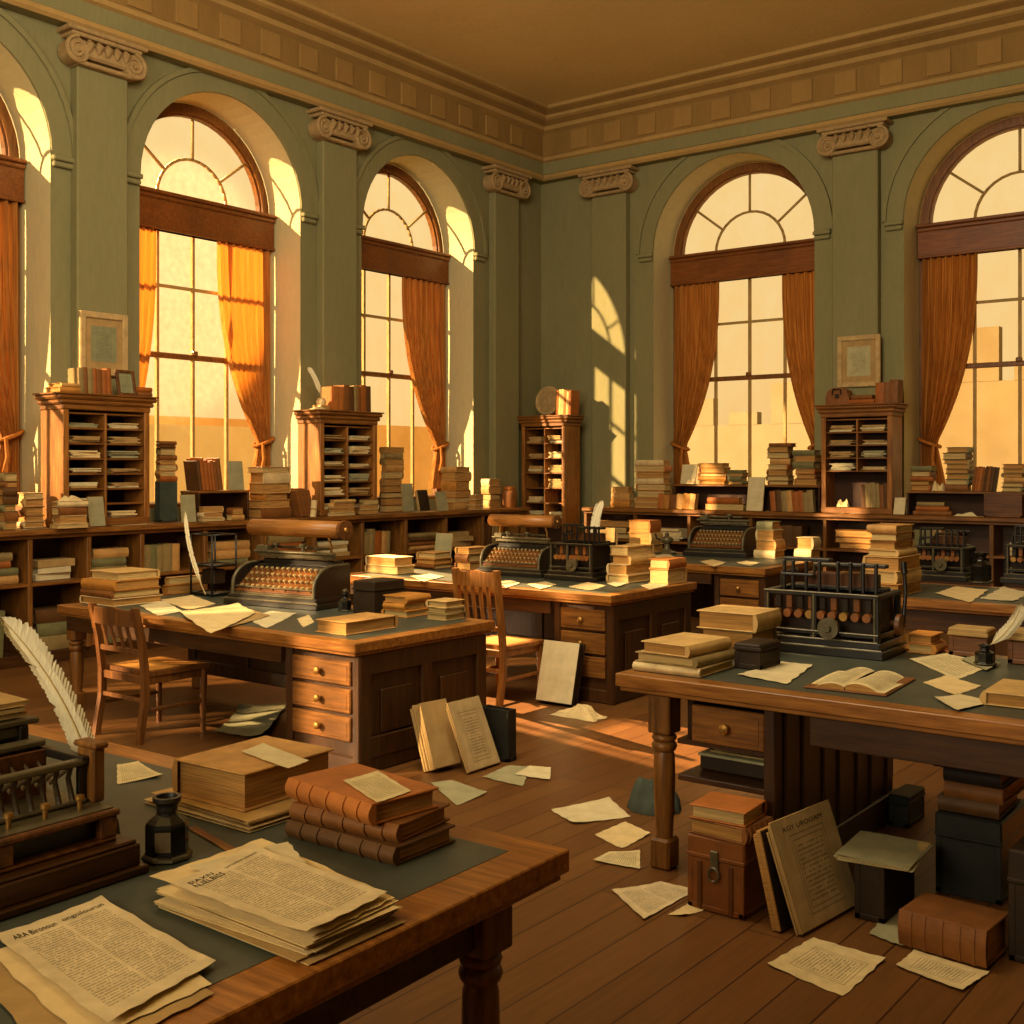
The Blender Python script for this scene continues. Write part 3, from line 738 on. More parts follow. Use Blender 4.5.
# ================================================================ BOOKS, PAPERS, BOXES
def book_mesh_parts(a, b, t, spine, bands=False):
    """cover MB and pages MB, origin base centre; spine on side '-y','+x','-x','+y'"""
    ct = min(.006, t*.16); bv = min(.0025, ct*.45)
    cov, pg = MB(), MB()
    cov.box((0, 0, ct/2), (a, b, ct), 0, bv); cov.box((0, 0, t-ct/2), (a, b, ct), 0, bv)
    ins = .012 if min(a, b) > .12 else .006
    pg.box((0, 0, t/2), (a-2*ins, b-2*ins, t-2*ct), 0, 0)
    ax = 0 if spine[1] == 'x' else 1; sg = -1 if spine[0] == '-' else 1
    half = (a if ax == 0 else b)/2; ln = (b if ax == 0 else a)
    N = 7; bulge = min(.35*t, .012); prof = []
    for k in range(N+1):
        z = t*k/N; prof.append((half-.002+bulge*math.sin(math.pi*k/N), z))
    segs = [(-ln/2, ln/2, 0)]
    def strip(l0, l1, off):
        vs = []
        for (q, z) in prof:
            for l in (l0, l1):
                vs.append((sg*(q+off), l, z) if ax == 0 else (l, sg*(q+off), z))
        for l in (l0, l1):
            for z in (0, t): vs.append((sg*(half-ins*1.2), l, z) if ax == 0 else (l, sg*(half-ins*1.2), z))
        k = 2*(N+1)
        fs = [(2*i, 2*i+1, 2*i+3, 2*i+2) for i in range(N)]
        fs += [[2*i for i in range(N+1)]+[k+1, k], [2*i+1 for i in range(N+1)]+[k+3, k+2]]
        cov.add(vs, fs, 0, False)
    strip(-ln/2, ln/2, 0)
    if bands:
        for u in (-.36, -.2, .0, .2, .36): strip(ln*u-.006, ln*u+.006, .004)
    return cov, pg
def make_book(label, loc, a, b, t, col, spine='-x', rot=(0, 0, 0), group=None, parts=True, pale=False, bands=False, cat='book', name='book'):
    cov, pg = book_mesh_parts(a, b, t, spine, bands)
    pm = M['pages_p'] if pale else M['pages']
    if parts:
        r = thing(name, label, cat, loc, rot, group)
        cov.build('cover', CV[col], r); pg.build('page_block', pm, r)
    else:
        n = len(cov.v); cov.add(pg.v, pg.f, 1)
        r = tag(cov.build(name, [CV[col], pm], None, loc, rot), label, cat, group)
    return r
SURF = {}
def surf(z, x0, x1, y0, y1): SURF.setdefault(round(z, 4), []).append((x0+.02, x1-.02, y0+.02, y1-.02))
def bounds_at(z, px):
    l = SURF.get(round(z, 4))
    return None if not l else (l[0] if len(l) == 1 or px < 512 else l[1])
def fit(N, Lx, Rx, z, rot=0, amax=None, bmax=None, B=None):
    """near bottom corner pixel + extents of the two visible faces -> corner, axes, dims; kept on the surface it stands on"""
    p = Vector(pz(N[0], N[1], z)); ex = Vector((-math.cos(rot), -math.sin(rot))); ey = Vector((-math.sin(rot), math.cos(rot)))
    B = B or bounds_at(z, N[0]); t = 1.0; p0 = p.copy()
    while True:
        p = p0*t; a = along(p, ex, Lx); b = along(p, ey, Rx)
        if amax: a = min(a, amax)
        if bmax: b = min(b, bmax)
        if not B or t < .55 or (p.x <= B[1] and p.y >= B[2] and p.x-a >= B[0] and p.y+b <= B[3]): break
        if p.y < B[2] or p.x > B[1]:      # slipped off the near side: push in square
            p.x = min(p.x, B[1]); p.y = max(p.y, B[2]); a = min(a, p.x-B[0]); b = min(b, B[3]-p.y); break
        t -= .004
    return p, ex, ey, a, b
WARM = ['tan', 'ochre', 'russet', 'brown', 'grey-brown', 'buff', 'tan', 'umber', 'cream', 'brown']
LIT = ['tan', 'buff', 'ochre', 'cream', 'orange', 'tan', 'buff', 'brown']
DULL = ['grey-brown', 'brown', 'umber', 'olive', 'tan', 'grey-brown', 'russet']
def stack(pile, N, Lx, Rx, top, z, n, pal=WARM, rot=0, parts=False, amax=None, bmax=None, spines=('-x', '+x', '-y', '+y'), group=None, z0=None, pale=.4, cols=None, jit=1.0, count=None, first=0, bands=False, B=None, on=None):
    p, ex, ey, a, b = fit(N, Lx, Rx, z, rot, amax, bmax, B)
    c = p+ex*a/2+ey*b/2
    if on: c = Vector(on[0][:2]); a = min(a, on[1]); b = min(b, on[2])
    h = zat(top, p.x, p.y)-z
    ws = [R.uniform(.7, 1.3) for _ in range(n)]; s = sum(ws)
    zz = z+.0015 if z0 is None else z0
    tot = count or n
    for i in range(n):
        t = h*ws[i]/s-.0008; ka, kb = (R.uniform(.86, 1), R.uniform(.86, 1)) if i else (1, 1)
        if n == 1: ka = kb = 1
        col = cols[i] if cols else R.choice(pal)
        rr = rot+R.uniform(-.07, .07)*jit*(1 if i else .4)
        o = Vector((R.uniform(-1, 1)*(1-ka)*a*.4, R.uniform(-1, 1)*(1-kb)*b*.4))*jit
        k = first+n-1-i
        if tot == 1: lab = '%s book %s' % (col, pile)
        elif k == tot-1: lab = 'lowest %s book in the %s' % (col, pile)
        else: lab = '%s book %s in the %s' % (col, ORD[k], pile)
        make_book(lab, (c.x+o.x, c.y+o.y, zz), a*ka, b*kb, t, col, R.choice(spines), (0, 0, rr), group or 'books in piles', parts, R.random() < pale, bands)
        zz += t+.0008
    return (c.x, c.y, zz), a, b
def row(desc, start, e, n, length, hh, depth, pal=WARM, lean=0, z=ZW, face=-1, parts=False, order='from the corner end', cols=None, group=None):
    """upright books along e from start (front bottom edge). spine faces the room (perpendicular of e on the face side)"""
    e = Vector(e).normalized(); nrm = Vector((-e.y, e.x))*face        # towards the room
    ang = math.atan2(e.y, e.x); ws = [R.uniform(.7, 1.3) for _ in range(n)]; s = sum(ws); t_ = 0
    cl = math.cos(lean)
    for i in range(n):
        wd = length*ws[i]/s; th = wd*cl-.0012; h = hh*R.uniform(.86, 1.0); d = depth*R.uniform(.88, 1)
        x0 = t_
        # lean about the bottom edge: positive lean tips towards +e
        base = Vector(start)+e*(t_+(0 if lean <= 0 else wd))
        # local box: a=th along e, b=d, height h -> build flat book turned upright
        cov, pg = MB(), MB()
        bt = min(.005, th*.18)
        sg = -1 if lean > 0 else 1
        xo = sg*th/2
        cov.box((xo-th/2+bt/2, d/2, h/2), (bt, d, h), 0, .001); cov.box((xo+th/2-bt/2, d/2, h/2), (bt, d, h), 0, .001)
        N = 5
        vs = [(xo-th/2+th*k/N, -.006*math.sin(math.pi*k/N), zz) for zz in (0, h) for k in range(N+1)]+[(xo-th/2, .01, zz) for zz in (0, h)]+[(xo+th/2, .01, zz) for zz in (0, h)]
        cov.add(vs, [(k, k+1, N+2+k, N+1+k) for k in range(N)]+[list(range(N+1))+[2*N+4, 2*N+2], list(range(N+1, 2*N+2))+[2*N+5, 2*N+3]], 0)
        pg.box((xo, d/2+.002, h/2), (th-2*bt, d-.012, h-.014), 0)
        col = cols[i] if cols else R.choice(pal)
        ang2 = ang if face < 0 else ang+math.pi
        # local +y must point away from the room
        Xl = Vector((e.x, e.y, 0)); Yl = Vector((-nrm.x, -nrm.y, 0)); Zl = Vector((0, 0, 1))
        if Xl.cross(Yl).z < 0:      # keep a proper rotation: mirror x
            Xl = -Xl
            for q in (cov, pg): q.v = [(-x, y, zz) for x, y, zz in q.v]
            ll = -lean
        else: ll = lean
        mat3 = Matrix((Xl, Yl, Zl)).transposed(); rotm = mat3 @ Matrix.Rotation(ll, 3, 'Y')
        k = 'first' if i == 0 else ('last' if i == n-1 else ['second', 'third', 'fourth', 'fifth', 'sixth', 'seventh', 'eighth', 'ninth'][i-1])
        lab = '%s upright book, %s %s, %s' % (col, k, order, desc)
        if parts:
            r = thing('book', lab, 'book', (base.x, base.y, z+.0012), rotm.to_euler(), group or 'upright books in rows')
            cov.build('cover', CV[col], r); pg.build('page_block', M['pages'], r)
        else:
            cov.add(pg.v, pg.f, 1)
            tag(cov.build('book', [CV[col], M['pages']], None, (base.x, base.y, z+.0012), rotm.to_euler()), lab, 'book', group or 'upright books in rows')
        t_ += wd
def sheet(label, px4, z, m='paper', curl=.006, dz=0.0, name='paper_sheet', cat='paper', head=None, n=10, drop=None, group=None, W=None):
    """corners as pixels on the plane z: top-left, top-right, bottom-right, bottom-left of the written page"""
    P = [Vector(q+(z,)) for q in W] if W else [Vector(pz(x, y, z)+(z,)) for x, y in px4]
    B = None if W else bounds_at(z, px4[0][0])
    if B and 'overhang' not in label and 'over the' not in label and 'desk edge' not in label:
        t = 1.0
        while t > .6 and any(q.y*t > B[3] or q.x*t < B[0] for q in P): t -= .004
        P = [Vector((q.x*t, q.y*t, q.z)) for q in P]
    c = sum(P, Vector())/4; Q = [p-c for p in P]
    s1, s2 = R.uniform(0, 6), R.uniform(0, 6)
    def fn(u, v):
        a = Q[3].lerp(Q[2], u); b = Q[0].lerp(Q[1], u); p = a.lerp(b, v)
        edge = (abs(u-.5)*2)**3*.6+(abs(v-.5)*2)**3*.6
        w = .5+.5*math.sin(u*4+s1)*math.sin(v*3.3+s2)
        zz = .0015+dz+curl*(.35*w+edge*(.5+.5*math.sin(s1+3*u+2*v)))
        j = .012*(Q[1]-Q[0]).length*(math.sin(u*23+s1)*(abs(v-.5) > .49)), .012*(Q[1]-Q[0]).length*(math.sin(v*19+s2)*(abs(u-.5) > .49))
        return (p.x+j[0], p.y+j[1], zz)
    mb = MB(); mb.grid(n, n, fn)
    if head:
        r = thing(name, label, cat, c, group=group)
        mb.build('page', M[m] if isinstance(m, str) else m, r)
        for (txt, u0, v0, hgt, width) in head:
            lettering(txt, r, fn, u0, v0, hgt, width)
        return r
    o = mb.build(name, M[m] if isinstance(m, str) else m, None, c)
    return tag(o, label, cat, group)
M['ink'] = plain('printing_ink', '#2b2214', .2, 20, .9, .1)
def lettering(txt, parent, fn, u0, v0, hgt, width, up=.0009):
    cu = bpy.data.curves.new('lettering', 'FONT'); cu.body = txt; cu.size = 1; cu.resolution_u = 2
    o = bpy.data.objects.new('lettering', cu); COL.objects.link(o); bpy.context.view_layer.update()
    me = bpy.data.meshes.new_from_object(o.evaluated_get(bpy.context.evaluated_depsgraph_get()))
    bpy.data.objects.remove(o); bpy.data.curves.remove(cu)
    if not me.vertices: return
    xs = [v.co.x for v in me.vertices]; ys = [v.co.y for v in me.vertices]; W = max(xs)-min(xs); Hh = max(ys)-min(ys)
    for v in me.vertices:
        p = fn(u0+(v.co.x-min(xs))/W*width, v0+(v.co.y-min(ys))/Hh*hgt); v.co = (p[0], p[1], p[2]+up) if len(p) == 3 else p
    me.materials.append(M['ink']); me.name = 'headline'
    ob = bpy.data.objects.new('headline', me); COL.objects.link(ob); ob.parent = parent; return ob
def crumpled(label, N, z, w, d, h, m='paper', rot=0, name='crumpled_paper', cat='paper'):
    p = pz(N[0], N[1], z); ph = [R.uniform(0, 6) for _ in range(6)]
    def fn(u, v):
        x, y = (u-.5)*w, (v-.5)*d
        k = max(0, 1-(abs(u-.5)*2)**3)*max(0, 1-(abs(v-.5)*2)**3)
        zz = .002+h*k*abs(.55+.3*math.sin(u*9+ph[0]+2*v)+.3*math.sin(v*8+ph[1]-3*u)+.16*math.sin(u*21+ph[2])*math.sin(v*19+ph[3]))
        return (x+.03*w*math.sin(v*11+ph[4]), y+.03*d*math.sin(u*12+ph[5]), zz)
    b = MB(); b.grid(14, 14, fn, 0, False)
    return tag(b.build(name, M[m], None, (p[0], p[1], z), (0, 0, rot)), label, cat)
def slabs(label, P, e, w, h, t, lean, leandir, m, name='folder', cat='folder', z=0, n=1, face=None, parts_m='paper_d', head=None, group=None):
    """board(s) standing on edge: P one bottom corner of the front face, e along the bottom edge, leandir horizontal direction the top leans to"""
    e = Vector(e).normalized().to_3d() if len(e) == 2 else Vector(e).normalized(); l = Vector((leandir[0], leandir[1], 0)).normalized()
    up = (Vector((0, 0, 1))*math.cos(lean)+l*math.sin(lean)); nb = (l*math.cos(lean)-Vector((0, 0, 1))*math.sin(lean))   # thickness goes to the leaning side
    Xl, Yl, Zl = e, nb, up
    fl = 1
    if Xl.cross(Yl).dot(Zl) < 0: Xl = -Xl; fl = -1
    rot = Matrix((Xl, Yl, Zl)).transposed().to_euler()
    loc = (P[0], P[1], z+.0012+t*math.sin(lean))
    r = thing(name, label, cat, loc, rot, group)
    b = MB(); th = t/n
    for k in range(n):
        ww, hh = w*(1-.03*(k % 2)), h*(1-.04*(k % 3))
        b.box((fl*w/2+(.0 if k == 0 else R.uniform(-.01, .01)), th*(k+.5), hh/2), (ww, th*.9, hh), 0, .002)
    b.build('boards' if n == 1 else 'leaves', M[parts_m], r)
    f = MB(); fnf = lambda u, v: (fl*(.004+u*(w-.008)) if fl > 0 else -(.004+u*(w-.008)), -.0015, .004+v*(h-.008))
    f.grid(1, 1, fnf, 0, False)
    f.build('face', M[m], r)
    if head:
        for (txt, u0, v0, hg, wd) in head: lettering(txt, r, lambda u, v: (fnf(u, v)[0], -.0028, fnf(u, v)[2]), u0, v0, hg, wd, 0)
    return r
def crate(label, N, Lx, Rx, top, z, m='case', rot=0, name='box', lid=True, cat='box', latch=False, amax=None, bmax=None, lidm=None, z0=None, B=None, hollow=False):
    p, ex, ey, a, b = fit(N, Lx, Rx, z, rot, amax, bmax, B)
    c = p+ex*a/2+ey*b/2; h = zat(top, p.x, p.y)-z
    r = thing(name, label, cat, (c.x, c.y, z+.0012 if z0 is None else z0), (0, 0, rot))
    hb = h*.7 if lid else h
    k = MB()
    if hollow:
        for sx in (-1, 1): k.box((sx*(a/2-.006), 0, hb/2), (.012, b, hb-.002), 0, .002); k.box((0, sx*(b/2-.006), hb/2), (a-.02, .012, hb-.002), 0, .002)
        k.box((0, 0, .01), (a-.01, b-.01, .016), 0)
    else: k.box((0, 0, hb/2), (a, b, hb-.002), 0, .005)
    for sx in (-1, 1):
        for sy in (-1, 1): k.box((sx*(a/2-.01), sy*(b/2-.01), hb/2), (.024, .024, hb-.001), 0, .003)
    k.box((0, 0, .012), (a+.004, b+.004, .022), 0, .003)
    k.build('body', M[m], r)
    if lid:
        k = MB(); k.box((0, 0, hb+(h-hb)/2), (a+.008, b+.008, h-hb-.002), 0, .007); k.box((0, 0, hb+.01), (a+.012, b+.012, .016), 0, .003); k.build('lid', M[lidm or m], r)
    if latch:
        k = MB(); k.box((0, -b/2-.008, hb-.0), (.034, .012, .08), 0, .004)
        k.tube([(0.022*math.cos(q), -b/2-.016, hb-.05+.026*math.sin(q)) for q in [2*math.pi*i/14 for i in range(15)]], .005, 6)
        k.build('latch', M['iron'], r)
        for sx in (-1, 1):
            k = MB(); k.box((sx*a*.28, -b/2-.003, hb/2), (.02, .006, hb-.02), 0, .002); k.build('strap', M['case_d'], r)
    return (c.x, c.y, z+h), a, b
def quill(label, base, tip, w, face=(0, 0, 1), bend=.06, jag=24):
    b0, t0 = Vector(base), Vector(tip); d = t0-b0; L = d.length; d.normalize()
    view = Vector(((b0+t0)/2))-Vector((0, 0, H)); side = d.cross(view).normalized(); nrm = side.cross(d).normalized()
    r = thing('quill', label, 'quill', b0)
    def axis(t): return d*L*t+side*bend*L*(4*t*(1-t))*-1
    s = MB(); s.tube([axis(t/12) for t in range(13)], [.0035*(L/.5)**.5*(1-.8*t/12)+.0006 for t in range(13)], 6); s.build('shaft', M['shaft'], r)
    v = MB(); n = 76; t0_ = .13
    for sg in (-1, 1):
        vs = []
        for i in range(n+1):
            u = i/n; t = t0_+(1-t0_)*u
            prof = w*min(1, (u/.16)**.7 if u > 0 else 0)*(1-.12*u)*(1 if u < .82 else max(0, 1-((u-.82)/.18)**1.6))
            jagk = (1, .9, .96, .84, 1, .93)[i % 6]*(.72 if (i*13+(5 if sg > 0 else 0)) % 19 == 3 else 1)
            c = axis(t); off = sg*prof*jagk*(.85 if sg > 0 else 1.1); k_ = abs(off)
            vs += [c, c+side*off*.55+d*k_*.45+nrm*.003*sg, c+side*off+d*k_*1.05+nrm*.006*math.sin(u*5)]
        v.add(vs, [(3*i+k, 3*i+k+1, 3*i+k+4, 3*i+k+3) for i in range(n) for k in (0, 1)], 0, False)
    v.build('vane', M['feather'], r); return r
def ink_bottle(label, N, z, rr, h, lab=True, stopper=False):
    p = pz(N[0], N[1], z)
    r = thing('ink_bottle', label, 'ink bottle', (p[0], p[1], z+.0012), (0, 0, rad(20)))
    b = MB(); b.lathe([(rr*1.12, 0), (rr*1.16, h*.02), (rr*1.16, h*.07), (rr*1.02, h*.1), (rr, h*.13), (rr, h*.55), (rr*.95, h*.6), (rr*.52, h*.72), (rr*.46, h*.76), (rr*.46, h*.84)], n=8, smooth=False)
    b.build('body', M['glass_dark'], r)
    b = MB(); b.lathe([(rr*.46, h*.76), (rr*.5, h*.8), (rr*.47, h*.84), (rr*.55, h*.9), (rr*.66, h*.93), (rr*.66, h), (rr*.5, h), (rr*.46, h*.93), (rr*.05, h*.9)], n=20); b.build('neck', M['black'], r)
    b = MB(); b.lathe([(rr*1.17, h*.02), (rr*1.185, h*.04), (rr*1.17, h*.068)], n=8, smooth=False); b.build('foot_ring', M['iron'], r)
    if lab:
        b = MB(); an = rad(-40); w = rr*.36
        for k in (-1,):
            ap = rr*math.cos(math.pi/8)+.0012; a = rad(-67.5+45*.0)
            ex = Vector((-math.sin(a), math.cos(a), 0)); n_ = Vector((math.cos(a), math.sin(a), 0))
            q = [n_*ap+ex*sx*w+Vector((0, 0, zz)) for sx, zz in ((-1, h*.18), (1, h*.18), (1, h*.5), (-1, h*.5))]; b.add(q, [(0, 1, 2, 3)])
        b.build('label', M['label'], r)
    if stopper:
        b = MB(); b.lathe([(rr*.3, h*.98), (rr*.3, h*1.06), (rr*.42, h*1.1), (rr*.38, h*1.2), (rr*.1, h*1.24)], n=14); b.build('stopper', M['iron'], r)
    return r
# ================================================================ MACHINES
YZ = lambda a, b, c: (c, a, b)
def adding_machine(label, loc, rz, roll=True, w=.66, d=.4):
    r = thing('adding_machine', label, 'adding machine', loc, (0, 0, rz))
    b = MB(); b.box((0, 0, .02), (w+.08, d+.06, .04), 0, .006); b.box((0, 0, .055), (w+.03, d+.02, .035), 0, .006); b.build('base', M['black'], r)
    b = MB(); b.box((0, -d/2-.012, .042), (w+.06, .012, .012), 0, .002); b.box((0, -d/2+.0, .075), (w-.04, .012, .01), 0, .002); b.build('base_trim', M['iron'], r)
    b = MB(); b.box((0, .12, .17), (w-.06, d-.24, .2), 0, .01); b.box((0, .13, .285), (w-.12, d-.28, .05), 0, .01); b.build('body', M['black'], r)
    prof = [(-d/2+.01, .07), (-d/2+.01, .14)]+[(-d/2+.01+.2*(1-math.cos(a)), .14+.14*math.sin(a)) for a in [math.pi/2*k/8 for k in range(1, 9)]]+[(d/2-.02, .28), (d/2-.02, .07)]
    for sg in (-1, 1):
        x = sg*(w/2-.02); b = MB(YZ); b.prism(prof, x-.016, x+.016); b.build('side_cheek', M['black'], r)
        b = MB(); b.tube([(x, p, q) for p, q in prof[:-1]], .013, 8); b.build('cheek_rim', M['iron'], r)
    # key slope
    ang = rad(38)
    b = MB(); X = Matrix.Rotation(ang, 3, 'X'); b.box((0, -.09, .165), (w-.07, .24, .02), 0, .003, X); b.build('key_bed', M['machine_wood'], r)
    kme = None
    for i in range(4):
        for j in range(13):
            yy = -.165+.048*i; z = .118+.0375*i; x = (j-6)*(w-.13)/13
            if kme is None:
                k = MB(); k.tube([(0, 0, 0), (0, -.006, .016), (0, -.006, .018), (0, -.008, .026)], [.005, .005, .013, .012], 8); kme = k.mesh('key', [M['key']])
            o = bpy.data.objects.new('key', kme); COL.objects.link(o); o.parent = r; o.location = (x, yy, z)
    b = MB()
    for j in range(6): b.box(((j-2.5)*(w-.1)/6, -d/2+.028, .105), ((w-.1)/6-.014, .02, .03), 0, .003)
    b.build('dial_strip', M['machine_wood'], r)
    b = MB(); b.box((0, -d/2+.024, .085), (w-.06, .02, .01), 0, .002); b.box((0, -d/2+.024, .128), (w-.06, .02, .01), 0, .002); b.build('dial_frame', M['iron'], r)
    b = MB(); b.box((0, .06, .335), (w-.1, .05, .03), 0, .004)
    b.tube([(-w/2+.02, .03, .36), (w/2-.02, .03, .36)], .012, 8); b.tube([(-w/2+.1, .12, .39), (w/2-.14, .12, .39)], .01, 8)
    for x in (-.2, .05): b.tube([(x, .07, .31), (x, .07, .4), (x, .07, .405), (x, .07, .42)], [.012, .012, .03, .03], 10)
    b.box((-w/2+.1, .05, .38), (.1, .08, .05), 0, .006); b.build('carriage', M['iron'], r)
    if roll:
        for sg in (-1, 1):
            x = sg*(w/2-.1); b = MB(); b.tube([(x, .1, .28), (x+sg*.015, .07, .42), (x-sg*.01, .06, .5)], [.011, .009, .009], 8); b.build('roll_arm', M['brass'], r)
        b = MB(lambda a, c, e: (e, a, c)); n = 24
        prof_ = [(.06+.075*math.cos(2*math.pi*k/n), .53+.06*math.sin(2*math.pi*k/n)) for k in range(n)]
        b.prism(prof_, -w/2-.02, w/2+.03); ob = b.build('platen_roll', M['roll'], r)
        for p in ob.data.polygons: p.use_smooth = len(p.vertices) == 4
        b = MB(lambda a, c, e: (e, a, c))
        b.prism([(.06+.082*math.cos(2*math.pi*k/n), .53+.066*math.sin(2*math.pi*k/n)) for k in range(n)], w/2+.03, w/2+.055); b.build('end_cap', M['machine_wood'], r)
        b = MB(); b.tube([(w/2+.055, .06, .53), (w/2+.065, .06, .53)], [.02, .014], 10); b.build('hub', M['brass'], r)
    return r
def calculating_machine(label, loc, rz, w=.62, d=.34, h=.42, crank=True, group=None):
    r = thing('calculating_machine', label, 'calculating machine', loc, (0, 0, rz))
    def bx(nm, l, m):
        b = MB()
        for c, dd in l: b.box(c, dd, 0, .004)
        return b.build(nm, M[m], r)
    bx('base', [((0, 0, .02), (w+.06, d+.06, .04)), ((0, 0, .055), (w+.02, d+.02, .035))], 'black')
    bx('base_trim', [((0, -d/2-.028, .04), (w+.05, .008, .012)), ((0, -d/2-.008, .073), (w, .008, .01))], 'iron')
    hb = h*.55
    bx('body', [((0, .03, .07+hb/2), (w-.06, d-.12, hb-.02))], 'darkbox')
    fr = []
    for x in (-w/2+.015, -.03, w/2-.015): fr.append(((x, -d/2+.02, .07+hb/2), (.03, .03, hb)))
    for x in (-w/2+.015, w/2-.015): fr.append(((x, d/2-.02, .07+hb/2), (.03, .03, hb)))
    for z in (.1, .07+hb): fr += [((0, -d/2+.02, z), (w, .034, .022)), ((0, d/2-.02, z), (w, .03, .022)), ((-w/2+.015, 0, z), (.03, d, .022)), ((w/2-.015, 0, z), (.03, d, .022))]
    bx('lower_frame', fr, 'black')
    bx('frame_edge', [((0, -d/2+.0, .07+hb+.008), (w, .008, .008)), ((0, -d/2+.0, .108), (w, .008, .008)), ((-.03, -d/2+.002, .07+hb/2), (.012, .006, hb)), ((w/2-.02, -d/2+.002, .07+hb/2), (.01, .006, hb)), ((-w/2+.02, -d/2+.002, .07+hb/2), (.01, .006, hb))], 'iron')
    for k in range(9):
        x = -w/2+.06+k*(w-.12)/8
        b = MB(); b.tube([(x, -d/2+.04, .13+hb*.25), (x, -d/2+.008, .13+hb*.25)], [.022, .02], 12); b.build('dial', M['brass' if k % 3 == 0 else 'case'], r)
        b = MB(); b.box((x, -d/2+.045, .1+hb*.7), (.03, .02, hb*.4), 0, .003); b.build('number_plate', M['case' if k % 2 else 'darkbox'], r)
    up = []
    z0 = .07+hb
    for x in (-w*.42, -w*.34, -w*.22, -w*.1, w*.05, w*.16, w*.27, w*.38): up.append(((x, -.02 if x < 0 else .0, z0+.07), (.016, .016, .15)))
    up += [((-w*.22, 0, z0+.15), (w*.42, .05, .018)), ((w*.25, .03, z0+.13), (w*.42, .05, .018)), ((-w*.3, -.02, z0+.075), (w*.3, .02, .014)), ((0, .1, z0+.012), (w*.84, .1, .02))]
    bx('upper_case', [((w*.04, .09, z0+.05), (w*.62, .07, .07))], 'case_d')
    bx('upper_frame', up, 'black')
    b = MB(); b.tube([(-w*.2, .06, z0+.05), (-w*.2, .06, h+.02), (w*.22, .06, h+.02), (w*.22, .06, z0+.05)], .012, 8); b.build('carry_handle', M['iron'], r)
    b = MB(); b.tube([(-w*.5, .06, z0), (-w*.5, .06, h-.03), (-w*.36, .06, h-.01)], .011, 8); b.build('lever', M['black'], r)
    b = MB(); b.tube([(w*.1, -d/2-.02, .13), (w*.1, -d/2-.045, .13)], [.05, .05], 18); b.tube([(w*.1, -d/2-.045, .13), (w*.1, -d/2-.06, .13)], [.02, .015], 12); b.build('gear_wheel', M['iron'], r)
    if crank:
        b = MB(); b.tube([(w/2+.0, 0, .15), (w/2+.07, 0, .15)], .014, 8); b.tube([(w/2+.045, -.04, .15), (w/2+.065, -.04, .15)], [.05, .05], 18); b.build('crank_wheel', M['machine_wood'], r)
        b = MB(); b.tube([(w/2+.06, 0, .15), (w/2+.065, .02, .3), (w/2+.06, .02, .38), (w/2+.06, .02, .385), (w/2+.055, .02, .44)], [.01, .009, .009, .016, .014], 8); b.build('crank_handle', M['black'], r)
    return r
def at(px, py, z): return pz(px, py, z)
